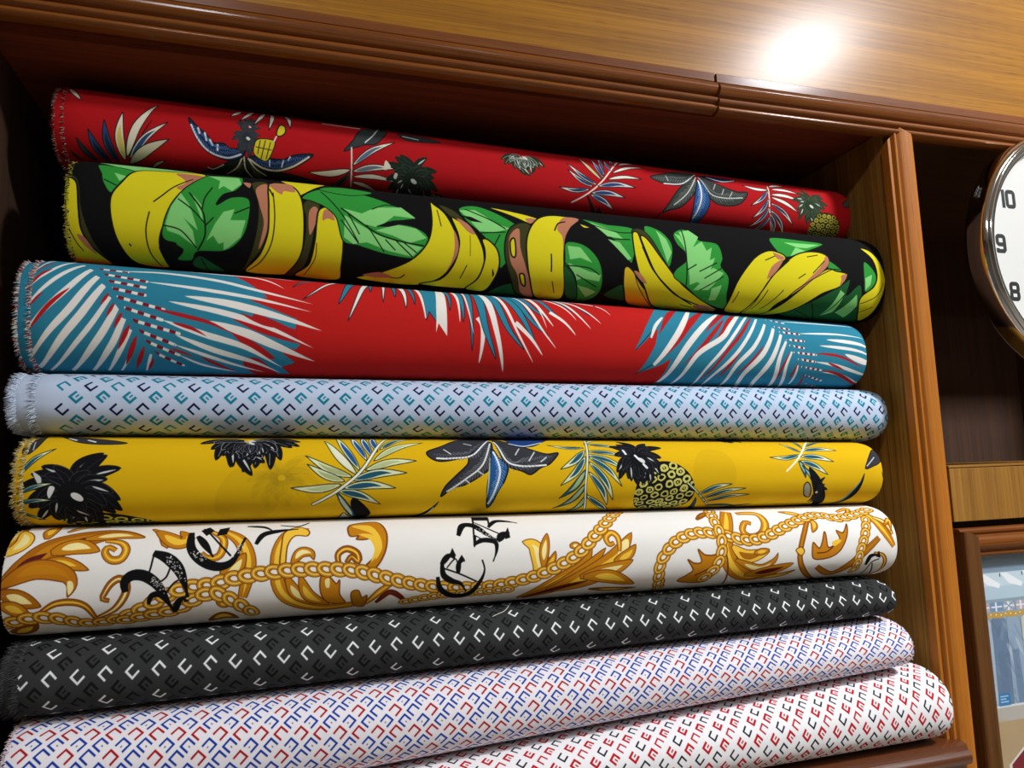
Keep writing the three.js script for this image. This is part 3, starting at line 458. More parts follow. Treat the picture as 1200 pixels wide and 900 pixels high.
  ban([[202.4,128.8],[220.7,124.3],[233.5,139.8],[238.9,164.9],[238.1,206],[230,231.7],[216.2,245.1],[176.9,243.7],[193,216.7],[201.1,192.3],[201.9,162.7]]); pink([[202.4,128.8],[222.5,123.8],[229.9,138.9],[218,139.4],[215.3,145.2],[208,139.5]]); stroke(g, [[206.2,143.9],[208.2,175.1],[204.7,204.1],[193.7,226.1],[178.8,241.8]], K, 1.1); stroke(g, [[202.5,138.9],[206.3,148.8]], K, 1.6);
  blob(g, [[238,156.4],[246.4,147.2],[256.5,155.5],[251.7,177.7],[248.1,200.3],[241,225.8],[227.3,245.2],[219,244.6],[233.6,220.1],[239.9,196.3],[240.8,171.8]], O, K, 1.4); pink([[244.4,166.4],[250,157.3],[254.6,162.1],[251.7,177.7],[245.3,191]]); ban([[255.5,161],[264.8,156.7],[274,167.4],[281.4,188.7],[280.2,224.3],[275.7,247.3],[230.1,244.7],[244.7,224.4],[250.8,197.2],[252.7,175.7]]); pink([[261.1,160.4],[268.5,161.7],[272.1,171.7],[264.7,170.4],[259.1,173]]); stroke(g, [[252.7,199.9],[251.1,217.5],[239.4,241.8]], '#6a2a10', 1);
  // feathered leaf
  leaf([[237.2,146],[259.8,128.4],[299.8,129.8],[337.8,144.1],[363.5,160.2],[338.8,165.9],[318.4,174.2],[346.5,169.3],[366.1,172.6],[377.8,182.7],[370.9,198.2],[360.5,208],[329.2,205.8],[298.4,198.7],[281.4,194.5],[274,168.5],[261.1,156],[248.2,150.6]], G1);
  lit([[281.7,155.8],[302.4,160.1],[318,150.4],[347.4,146.7],[363.5,160.2],[339,159.4],[327.1,170.3],[317.4,175.3],[303.1,172.6]]); lit([[283.4,164.3],[298.4,173.1],[317.3,183.4],[346.3,190.6],[370.9,194.3],[359.4,206.1],[331.9,201.6],[307.8,194],[292.7,197.3],[282.3,190.5]]); lit([[317.4,179.4],[341.6,169.9],[364.1,172.8],[375.8,182.9],[356.1,190.7],[336.6,183.5]]);
  poly(g, [[318.4,174.2],[332,167.7],[363.5,160.2],[346.5,169.3],[331.8,173.9]], K); leaf([[256,129.1],[281.4,115.3],[315.8,124],[289.9,135.3]], G1);
  vein([[279.8,156],[303.1,172.6],[322.1,183.9],[346.3,189.6],[371.8,192.3]], 1.8); vein([[287.2,161.8],[299.3,185.1]]); vein([[279.6,170.9],[298.4,195.8]]); vein([[307.9,174.2],[327.1,203]]); vein([[328.8,189.2],[339.6,200]]); vein([[339.5,188.2],[359.4,206.1]]); vein([[350.2,191.2],[364.1,200.8]]); vein([[257.8,134.3],[279.7,162.6],[298.3,194.9]]); vein([[314.1,153.2],[329.9,145.1],[343.6,145.9]]);
  // fan of three bananas
  blob(g, [[393.4,136.2],[407.9,142.8],[421.7,160.7],[415.9,190.4],[410.5,161.8],[397.6,144.2]], O, null); leaf([[416.6,138.8],[440.5,131.6],[479.7,152.1],[491.5,163.5],[482.2,186.7],[468.3,208.1],[463.1,208.5],[452.9,185.1],[438.8,169.8],[423.1,155.9]]); lit([[416.2,141.8],[435.2,139.1],[460.3,156.6],[476.8,161.7],[457.5,168],[438.8,168.7]]); poly(g, [[417.5,149.4],[429.7,150.5],[443.6,157.2],[429.2,156.5]], K); vein([[438.7,170.8],[470.1,166.7]]); vein([[463.7,170.6],[454.9,187]]); vein([[423.7,139.3],[453.4,152.6],[470.4,162.3]], 1.6);
  ban([[382.6,132.9],[387.2,137],[399.1,150.4],[410.9,176.6],[413,196.6],[403.1,217.6],[389.9,233],[360.4,246.3],[298.4,240.5],[324.6,228.2],[357.6,210.2],[375.8,189.9],[382.1,166.9]]); ban([[405.9,154.3],[414.8,157.9],[426.8,162.3],[436.5,175.2],[443.6,194],[443.8,214.3],[435.9,231.1],[427,244.5],[372,242.7],[394.7,231.3],[407.7,212.1],[413.8,190.6],[413,175.3]]); ban([[441.6,178.9],[448.8,178.3],[460.1,189.6],[463.1,208.5],[458.3,227.6],[448.8,247.4],[427,244.5],[439.1,225.7],[445,202.9],[444.6,189.9]]);
  pink([[411.9,154.9],[424.8,160.4],[433.5,172.4],[425.4,171]]); pink([[408.1,170.6],[412.9,182.6],[412,198.7],[399.6,222.4],[406.2,205.2],[408.8,189]]); stroke(g, [[389.4,145.3],[393.1,166.8]], K, 1); stroke(g, [[427.3,175.1],[427.3,199.4]], '#7a6a10', 0.9); stroke(g, [[423.9,210.7],[417.7,227.7]], K, 1); blob(g, [[455.1,212.3],[457.9,218.4],[456.3,221.9]], K, null); stroke(g, [[319.1,232.5],[344,235.2],[352.2,229.1]], K, 1.4); pink([[304.7,233.9],[323.7,228.2],[338.9,234.4],[319.5,236.5]]);
  ban([[454.3,131.1],[482.2,135.3],[512.1,143.1],[503.3,152],[486.9,146.2]]); pink([[497.8,144.9],[510.8,144.6],[502.2,152.1]]);
  leaf([[456.4,256.6],[466.4,236.2],[486.7,231.3],[502.5,264.2]], G3);
  // pod and upright banana
  blob(g, [[469.7,177.4],[476.8,160.6],[490.4,152.1],[502.9,155.6],[497.1,183.3],[500.7,213.7],[521.9,255],[493.6,249.4],[476.8,217.9],[469.7,197.8]], O, K, 1.6); pink([[475.1,172.7],[487.4,160.6],[488.5,184],[495.6,205.9],[514.7,253.5],[496.6,244.5],[486.3,217.1],[476.1,200.3]]); ban([[476,177.9],[481.4,174.2],[482.3,194.8],[477,193.2]]); ban([[489.4,216.9],[494.7,216.4],[498.7,231.5],[493.6,228.1]]);
  ban([[510.6,146.1],[525.3,137],[542.4,134.4],[567.4,137.3],[553.6,151.3],[545.1,170.5],[543.9,202],[551,241.3],[547.1,256.1],[519.8,255.5],[501,215.8],[496,185.5],[498.9,165]]); pink([[547.4,137],[567.4,137.3],[553.4,152.6],[545.2,168.3],[542.3,189.8],[542.1,166.4],[536.5,155.7]]); stroke(g, [[532.9,158.3],[538.6,148],[548.1,144.2]], K, 1.6); stroke(g, [[527.1,189],[528.3,209.5]], K, 1.6); stroke(g, [[531.5,222.3],[538.1,239.3]], K, 1); ban([[567,144.6],[580.7,149.6],[571.5,150.7]]);
  leaf([[544.5,189.6],[547.2,172.5],[569.2,173.7],[586.7,188.1],[594.7,208.4],[595.9,233],[583.3,255],[570.5,257.8],[547.7,220.9]]); lit([[548.1,176.6],[564.6,177.3],[580.1,194.9],[564.4,190],[551.2,193.2]]); lit([[549.2,197.4],[576.4,205.6],[592.4,208.5],[591.7,217.3],[568.7,214.7],[558.6,220]]); lit([[564,224.3],[580.6,227.7],[591.1,232.2],[581.1,243]]); vein([[544.8,197.8],[559.7,214.3],[569.5,249]], 1.6); vein([[549.3,200.5],[576,201.5],[590.2,208.7]]); vein([[561.5,211],[588.9,224.6]]); blob(g, [[543.9,202],[560.3,217.6],[571.4,254.1],[553.1,240.9]], G3, K, 1);
  leaf([[572.1,136.6],[602.7,141.6],[640.8,146.9],[634.4,186.3],[628.7,188.9],[612.5,166.5],[596.1,151.7]], G1); lit([[580.3,140.1],[612.1,151.3],[622.2,161],[601.8,159.6]]); lit([[601.5,163],[617.1,166.1],[632.1,185.4],[627.5,187.9]]); vein([[579.6,143.1],[614.3,152.2],[637.5,151.2]]); vein([[603.8,162.8],[631.4,161.3]]);
  leaf([[602.9,236.9],[619.6,219.6],[627.5,223.6],[636,243.8]], G3);
  // right bananas
  leaf([[656,137.9],[674.6,143],[687.9,159.5],[688.7,175.2],[682.3,193.1],[667.4,177],[655.1,157.9]]); lit([[669.8,143.5],[681.4,155.3],[687.7,173.1],[681.2,186.8],[675.1,167.5]]); blob(g, [[635.4,150.1],[646.2,143.5],[658.3,152.6],[694,203.9],[774.1,252.4],[712.5,235],[667.4,198.5],[644.4,170.2]], O, K);
  ban([[622.4,202],[626.5,195.4],[635,201],[650.8,219.3],[696.9,258],[646.8,254.8],[627.1,226.2]], '#d8b822'); stroke(g, [[636.1,200.9],[646.9,222],[679.9,258.4]], K, 0.9); ban([[635.9,153.7],[643.5,150.4],[648.1,167.7],[662.7,197.8],[692.7,220.6],[769.5,253.2],[690.4,259.7],[651.5,217],[637.9,186]]); ban([[646.8,158.7],[654.1,156.8],[674.1,183],[705.1,212.8],[770.2,250],[717.3,234.6],[689.2,221],[662.5,196.7]]); pink([[636.1,200.9],[644.3,202.4],[655.5,214.4],[648.2,212.8]]);
  stroke(g, [[647.9,170],[661.4,196.8],[690.3,220.8],[728.1,242]], K, 1.6); stroke(g, [[713.1,244],[731.4,248.3]], K, 1.4); pink([[731.5,243.7],[750.2,241.4],[764.4,251],[747.2,254.2]]);
  leaf([[694.1,146.3],[710.2,136.9],[725.4,146.9],[730.1,152.9],[754.2,155.5],[760.4,173.6],[757.2,185],[768.8,198.2],[771,220.5],[778.2,246.2],[738.5,232.6],[710.3,214.6],[691.6,204],[693.1,194.3],[707.4,182.5],[708,172.5],[696,161.1]]); lit([[702.4,142.5],[717.3,137.6],[728.9,147.9],[718.6,163.6],[732.3,154],[737.7,166.5],[745.8,161.1],[741.5,178.5],[749.2,174.6],[739.1,197.2],[725.7,206.9],[714.6,212.1],[709.7,186.6]]); lit([[718.1,205.2],[746.1,188],[761.1,193.4],[742.5,216.7],[721,218.4],[728.5,208.9]]); lit([[748,231.7],[746.8,214.1],[760.3,208.6],[757.5,230.7]]); lit([[695.3,146.2],[702.1,148.1],[707.4,166.9]]); vein([[707.1,138.9],[708.1,171.4],[708.8,197.4],[709.8,212.4]], 1.6); vein([[726.8,193.9],[751.2,181.1]]); vein([[734.7,201.9],[758.5,187.1]]); vein([[721.8,185.6],[709.8,193]]); vein([[730.6,217.7],[761.3,197.7]]);
  leaf([[838.7,136.7],[889.6,135.2],[920.6,138.1],[896.8,150.7],[860.6,164],[844.6,159.3]], G1); lit([[857.4,142.2],[914.1,140.4],[890.8,148.6],[876.2,148.7]]); lit([[862.2,162.6],[873.5,149],[888.1,152.9]]); leaf([[918,162.6],[940.5,176.1],[923.7,180.9]], G1); leaf([[863.3,248.9],[887.9,228],[938.8,196.7],[953.4,187.8],[950.3,208.3],[970,193.3],[977.1,220.9],[987.8,256.4],[925.5,263.1]], G3); lit([[923.3,245.5],[939.5,202.3],[947.1,206.3],[939.8,235.6]]); lit([[943.7,235.3],[966.3,206.1],[971.7,221.3],[964.3,244.8]]); vein([[900.1,222.9],[924.4,258]], 1.5); vein([[878.3,234.8],[907.2,247.8]]); vein([[923.3,245.5],[947.5,207.4]]);
  ban([[781,251],[780.2,208.3],[802.8,174.6],[823.9,160],[842.2,158.3],[855,166.8],[834,186.7],[812.4,251.6]]); ban([[807.7,252.4],[827.1,200.4],[861.6,166.3],[890.5,154],[916.9,155.4],[921,168.3],[902,188.2],[850.4,227],[840.8,252.9]]); ban([[837.1,257.3],[869,214.2],[913.2,178.3],[933.5,177.8],[949.5,181.2],[937.6,197.9],[907.9,211.4],[865.4,246]]); pink([[836.7,160.1],[853.8,165.8],[843.1,168.9]]); pink([[850.9,168.3],[839.2,185.1],[825.4,196.1],[833.1,178.9]]); pink([[919.1,157.6],[920.9,169.5],[898.1,189.6],[865.6,212.1],[891.4,189],[908.4,172.9]]); pink([[939.9,183.1],[949.5,181.2],[937.6,197.9],[939.7,188.8]]);
  for (const q of [[[810.1,252.1],[824.8,202.8],[860,168.7]], [[839.6,253],[867.7,209.7],[918.6,179],[937.8,175.2]], [[823.5,171.7],[838.5,164.7]], [[888.7,161.6],[905.5,157.7]], [[873.1,191.5],[883.5,185.1]], [[828.6,240],[851.7,208.6]], [[783.6,232.8],[787,215.6]], [[895.6,183],[914.8,165.3]], [[816.5,241.4],[828.8,210.2]]]) stroke(g, q, K, 1.1);
  leaf([[978.1,162.5],[989.7,167.6],[996.6,179.9],[992.2,192.9],[977.7,200.7]], G1); lit([[978.2,183.6],[989.9,178.1],[986.6,192.1],[978.9,199.5]]);
  ban([[980.7,139.2],[995.4,143.7],[1008.4,164.8],[1013.2,185.6],[1006.3,213.8],[999.5,242.7],[990.3,249.1],[972.7,213.8],[992.2,194],[998.2,177.5],[993.7,156.1]]); stroke(g, [[976,218.5],[997.2,207.4],[1008.9,188.3]], K, 0.9); stroke(g, [[980.4,231.9],[997.1,222]], K, 0.9);
} };
// 2: teal and white fronds on red
PRINTS[2] = { ground: '#bb1d19', draw(g) {
  const T = '#2c7f98', Wt = '#e8e3da', K = '#1c2028', R = '#b01c1e';
  const st = (p, col, w) => ribbon(g, p, w, col, null, 0, (t) => Math.pow(1 - t, 0.35) * Math.min(1, 0.5 + t * 3)), st2 = (p, col, w) => ribbon(g, p, w, col, null, 0, lens), th = (p, col, w) => ribbon(g, p, w, col, K, 0.9, (t) => Math.pow(1 - t, 0.6));
  // left frond
  poly(g, [[-15,111.4],[22,104.7],[57.8,104.6],[86.4,104.8],[154,105.1],[190.7,104.9],[222.4,135.3],[238.5,150.2],[219.4,153.7],[268.7,171.8],[266.9,182.6],[226.6,172.4],[272.3,198.2],[267,203.9],[242.3,197.6],[267,218.9],[252.7,225.4],[261.7,237.6],[129.9,247.6],[-15.4,263.8]], T);
  for (const q of [[[226.5,168.9],[261.6,181.9],[270.5,194.7],[244,188.8],[226.6,179.3]], [[194.1,169],[218,172.8],[252.8,185],[268.7,196.5],[226.6,186.2]], [[201,187.4],[226.6,198.2],[245.7,214.3],[226.5,210.1]], [[228.1,214.9],[248.1,238.3],[225.7,239.4],[213.2,220.9]]]) blob(g, q, R, null);
  for (const [p, w] of [[[[27.7,106.3],[18.3,127.2],[9.4,138.1]], 2.4], [[[46.5,108.4],[27.8,135.9],[9.2,155.5]], 3.4], [[[56.8,118.6],[32.7,146.3],[11.2,172.1]], 4.5], [[[65,127.7],[48.6,151.6],[27.7,175.1],[10.7,195.7]], 6], [[[72.3,138.1],[51.5,170.6],[29.9,196.4],[12.8,220.9]], 7], [[[79.1,148.1],[60.9,176.4],[40.8,202.3],[16.3,238.8]], 7.5], [[[85.7,160.3],[70.3,185.3],[50.6,210.2],[26.2,242.1]], 5], [[[93.1,168.2],[81,191.1],[65.7,213.2],[46.7,240.9]], 7], [[[99,180],[90,200.3],[80.9,215.4],[65.9,239.9]], 6.5], [[[105.3,190],[97.6,204.9],[80.4,239.1]], 5], [[[108.9,201.2],[102.8,217.6],[92.6,238.4]], 3.5], [[[123.3,213.8],[116.4,237.2]], 3]]) ribbon(g, p, w, Wt, null, 0, (t) => 0.55 + 0.45 * Math.sin(Math.PI * Math.min(1, t + 0.15)));
  for (const [p, w] of [[[[31.3,117.1],[19,130.3],[9.1,140.4]], 1.6], [[[30,131.6],[19.8,141.4],[8.7,158]], 3], [[[25.2,159.3],[11.4,174.5]], 2.2], [[[48.8,153.4],[30.5,171.8],[10.5,198.8]], 4], [[[84.6,156],[76.8,169.1]], 3], [[[89.9,165.9],[82.6,180]], 3], [[[97.3,174.4],[89.6,189.9]], 3.6], [[[104.5,185.3],[92.5,210.4]], 4.4], [[[110.7,195.4],[98.2,229]], 5], [[[117.4,205.9],[107,234.4]], 4.4], [[[125.3,218.7],[118.1,237.2]], 3]]) st2(p, R, w);
  for (const p of [[[69.3,125.3],[98.6,127.5]], [[75.6,133.9],[118.1,140.4]], [[82.4,142.7],[117.3,148]], [[87.3,151.3],[117.9,156.4]], [[92.7,159.9],[136.2,169.8]], [[100.3,170.2],[134.8,179.8]], [[106.8,181.2],[151,192.1]], [[112.4,190.5],[146.7,203.1]], [[118.5,200],[150.2,213.8]], [[125.9,211],[153.3,226.8]]]) { stroke(g, p, Wt, 3); g.setLineDash([6, 6]); g.lineCap = 'butt'; stroke(g, p, Wt, 2.6); curve(g, p, false); g.lineCap = 'butt'; g.strokeStyle = '#7c1c28'; g.lineWidth = 3.2; g.stroke(); g.setLineDash([]); }
  for (const [p, w] of [[[[90.4,127],[130.8,123.4],[182.2,129.8],[226.1,141.4],[286.7,154.8]], 4.6], [[[118.1,140.4],[166.3,144.6],[226.3,152.2],[284.8,163.6]], 4.2], [[[155.2,154.5],[200.7,159.8],[252.7,170.9],[295.6,183]], 8], [[[140,161.1],[192.4,169.1],[235.3,180.6],[286.7,201.3]], 6], [[[179.1,178.3],[218,189.1],[244,199.3],[288.7,217]], 9], [[[134.8,179.8],[175.8,191.8],[217.9,203.9],[254.5,226.7]], 6.5], [[[147,193.1],[183.8,207],[226.2,220.4],[252.6,236.2]], 6], [[[146.7,203.1],[175.2,212.9],[234.7,235.2]], 4], [[[132.4,104.7],[180.6,110.4],[225.2,116],[256.1,137]], 5.5], [[[160.8,105],[224.8,105.2],[268.9,116.9]], 3.4], [[[150.2,213.8],[174.3,226],[208.1,236.4]], 3]]) st2(p, Wt, w);
  for (const [p, w] of [[[[128.1,169.4],[155.1,174.6],[180,180],[205.2,190.6]], 4], [[[144.5,181.7],[163.4,186.6],[177.5,193.4]], 3.4], [[[170.9,215],[193,227.8],[208.1,236.4]], 3.6], [[[142.4,206.7],[165,215.2]], 2.4], [[[211.1,168.9],[237,178.8],[266.9,182.6]], 4]]) st2(p, R, w);
  st([[52.1,104.6],[76,136.5],[89.6,160.9],[106.9,184.4],[116.9,200.1],[134.4,225.1],[142.2,249.7]], T, 6);
  // middle frond hanging from above
  for (const [p, w] of [[[[313.5,105.4],[290.7,134.4],[275,149.5]], 4.5], [[[346.6,105.5],[335.2,140.7],[323.1,170.6]], 7], [[[366.3,105.7],[362.5,145.7]], 4.5], [[[385.3,105.8],[388,131.8],[388.2,151.6]], 7.5]]) th(p, Wt, w);
  for (const [p, w] of [[[[289.7,105.5],[275.3,118.4],[264.2,133.2]], 4], [[[330,105.5],[320.4,135.3],[313.3,151.8]], 9], [[[351.5,105.6],[349.3,130]], 5], [[[377.3,105.7],[376.8,136.4]], 6], [[[394.5,105.7],[397.8,132.3],[398.4,146.2]], 6]]) th(p, T, w);
  poly(g, [[406.7,105.7],[427.2,105.8],[422.7,166.9],[414.5,154.1],[411,164.6],[409,138.7]], T, K, 0.9); ribbon(g, [[403.6,105.8],[407.3,135.9],[410.1,162.6]], 5, Wt, null, 0, (t) => 1 - t * 0.7); poly(g, [[427.2,105.8],[436.5,105.9],[434.3,181.9],[424.7,167.8],[421.5,178.7],[423,147.7]], Wt);
  for (const [p, w, c] of [[[[437.6,105.9],[440.1,132.1],[438.7,151.2]], 6, T], [[[452.1,106.1],[454.4,138.4],[453.9,164.1]], 9, T], [[[446.9,106],[450,134.1],[449.8,165.3]], 4.6, Wt], [[[464.9,106],[463.6,156],[463.8,197.2]], 7, T], [[[459.6,106],[460.7,144.6],[465.6,178.5]], 3, Wt], [[[471.6,157.6],[477,170.8],[473.4,212.6]], 7, Wt], [[[475.5,105.9],[479.3,165.6],[493.3,206.4]], 13, T], [[[482.9,106.1],[491.7,164.9],[504.6,224.3]], 10, Wt], [[[490.6,106],[504.4,162.1],[526.9,193.7]], 12, T], [[[497.1,106],[516.6,167.6],[540.3,210.3]], 5, Wt], [[[506.7,106.1],[526.3,153.9],[540.5,183.9]], 13, T], [[[517.1,161.2],[535.2,179.1],[550.8,200]], 6, Wt], [[[515.6,106.1],[534.9,153.4],[556.8,174.9]], 10, T], [[[522.2,106.1],[544.9,159.5],[567.5,191]], 5, Wt], [[[526.6,105.9],[542.6,139.7],[556.7,151.8]], 9, T], [[[537.6,106],[551.9,141.8],[565,163.8]], 6, Wt], [[[548.8,106.1],[564.2,140.7],[579.9,157.2]], 8, T], [[[542.1,106.1],[549.8,141.9],[556.2,166.4]], 3, Wt], [[[562.4,143.7],[579.9,157.2],[593,173]], 5, Wt], [[[568.6,107.2],[592.6,137.8],[601.3,148.4]], 5, T], [[[562.5,112.2],[584.2,135.5],[595.9,153.7]], 3.4, Wt], [[[573.5,106.2],[597.9,143.3],[613.6,164.2]], 4.5, Wt], [[[584.9,106],[609,139.3],[619.1,144.2]], 4, T], [[[581.8,108.4],[612.5,139],[628,156.4]], 4, Wt], [[[595.2,109.2],[630.7,124.8],[643.6,142.1]], 3.4, Wt], [[[591.7,106.2],[619.4,106.3],[628.9,129.9]], 3, T]]) (c === T ? th : (a, b, d) => ribbon(g, a, d, b, null, 0, (t) => Math.pow(1 - t, 0.55)))(p, c, w);
  // right frond
  poly(g, [[719.8,106.7],[797,107.4],[879.7,107.3],[958.4,107.9],[1092.9,105.7],[1111,271.9],[967.8,273.2],[700.2,253.6],[719,201.5],[676.6,221],[698.9,177.5],[670.7,187.7],[686.7,157.3]], T); poly(g, [[670.8,189.9],[695,166.3],[704.4,157.4],[698.8,179.7],[677.2,222.6],[667.7,204.5]], '#bb1d19'); poly(g, [[678.2,225.6],[706.3,209.2],[720.8,196.8],[709.5,252.6],[687.9,245.7]], '#bb1d19'); stroke(g, [[671.9,187.6],[696.9,160.3]], K, 1); stroke(g, [[677.8,221],[707.8,197.3]], K, 1);
  const cut = (t) => 0.45 + 0.55 * Math.sin(Math.PI * Math.min(1, t * 0.9 + 0.05));
  for (const [p, w] of [[[[749.5,106.9],[722.9,137.7],[704.4,165.7]], 8], [[[790.1,107],[748,150.5],[727.6,176],[700.5,204.5]], 9], [[[824,107.1],[792.2,137.4],[770.7,159.3]], 6], [[[807.4,131.8],[771.7,171.4],[739.1,205.6]], 5.5], [[[829.7,115],[799,154.9],[781.3,173.3]], 8], [[[857.5,116.9],[823.6,158.5],[798.4,186.7],[775.9,220.6],[763.4,241.5]], 4.5], [[[826.9,170.9],[809.4,198.1],[793.5,226.5]], 4.8], [[[856.1,173.1],[837.3,197.1],[818.2,219.1]], 3], [[[896.4,179.8],[885.5,208.1],[885.6,241.3]], 3.2], [[[909.2,195.6],[902.1,224.5]], 3], [[[923.3,212.5],[930.4,250.4]], 3]]) st2(p, R, w);
  for (const [p, w] of [[[[715.4,138.4],[701.6,153.8],[693.4,170.9]], 4.5], [[[762.6,115.8],[734.1,159.2],[713,188.1],[698.7,207]], 8], [[[799.3,122.7],[757.9,162.6],[732.7,196.4],[714.8,238.3]], 8], [[[813.8,107],[788.6,134.1]], 3], [[[844.8,107.2],[811.9,145.4],[794.6,165.4],[755.5,193.2],[735.4,242.8]], 7], [[[854.3,111.6],[801.2,174.7],[771.9,213.5],[767.2,253]], 4.5], [[[861.2,123.7],[821.2,178.5],[786.9,220.2],[781.8,251.7]], 5], [[[867.1,137.1],[841.8,175.1],[814.2,208],[809.6,255.1]], 6], [[[877,144.7],[857,181.7],[830.8,218.6],[838.7,259.3]], 7.5], [[[885.5,154.4],[870.2,188.4],[853.6,228.1],[867.2,265.9]], 7.5], [[[891.3,164.8],[879,198],[886.3,254.1]], 6.5], [[[899,179.7],[892,207.9],[906.6,259.5]], 5], [[[909.9,199.4],[911,234.6]], 3.6]]) ribbon(g, p, w, Wt, null, 0, cut);
  for (const p of [[[876.9,124.1],[899.4,131.3]], [[881.1,141.1],[901.1,144.3]], [[885.5,150.2],[914.1,152.5]], [[893,162.1],[919.6,163.1]], [[897.1,170.9],[918.1,173.7]], [[903.1,180.8],[936.6,183]], [[909.9,190.5],[935.7,193.2]], [[917.1,201.7],[948.1,205.9]], [[927.2,215.3],[956.7,224.3]], [[939,233.3],[970.4,247.6]]]) { stroke(g, p, Wt, 3); g.setLineDash([4, 4]); curve(g, p, false); g.lineCap = 'butt'; g.strokeStyle = '#7c1c28'; g.lineWidth = 3; g.stroke(); g.setLineDash([]); }
  for (const [p, w] of [[[[898.4,126.3],[961.1,124.8],[1023.7,126.7]], 3.2], [[[914.5,151],[976,147.9],[1023.7,152.2]], 3.4], [[[956,158.2],[999.8,161.1],[1041,169.9]], 6], [[[943.1,168.5],[998.1,172.1],[1040,183.6]], 5], [[[983.4,179.5],[1014.5,190],[1047,197]], 9], [[[935.7,193.2],[978.1,199.4],[1051.7,221.2]], 5], [[[949.1,208.7],[991.4,216.3],[1077.6,261.4]], 5], [[[890.7,107.2],[972.5,107.9],[1029.7,108.3]], 2.6]]) st2(p, Wt, w);
  for (const [p, w] of [[[[936.6,180.5],[976.4,183.8],[1016.3,200.7]], 4], [[[948.1,205.9],[983,213.4],[1045.6,247.4]], 5], [[[956.3,193.7],[986.4,204.5]], 3.6]]) st2(p, R, w);
  st([[876.4,107.5],[885.9,145.5],[897.6,167],[917.6,197.8],[970.8,272.8]], T, 4);
} };
// 3: pale blue with teal and navy signs
PRINTS[3] = { ground: '#bac9de', draw(g, H) {
  signRows(g, H, { u0: 44, p: 24.05, c: 0.0388, v: (x) => 150 - 0.0125 * Math.min(x, 330) - 0.0035 * Math.max(0, x - 330) - (x > 900 ? (x - 900) * 0.055 : 0), h: (q) => 13.1 * (1 - 0.0032 * q), hu: 5.6, hv: (q) => 5.9 * (1 - 0.0032 * q) }, (g, k, i, x, y, hu, hv) => {
    if (x < 36) return;
    const even = !(i & 1), navy = '#0b0b38', teal = '#12788e';
    if (k === 0) sign(g, x, y, even ? 'U' : 'n', hu, hv, navy, 1.9);
    if (k === 2) sign(g, x, y, even ? 'n' : 'U', hu, hv, even ? teal : navy, 1.95);
    if (k === 1) sign(g, x, y, even ? 'n' : 'U', hu, hv, teal, 2.5, true);
    if (k === 3) sign(g, x, y, even ? 'U' : 'n', hu, hv, teal, 2.5, true);
  });
} };
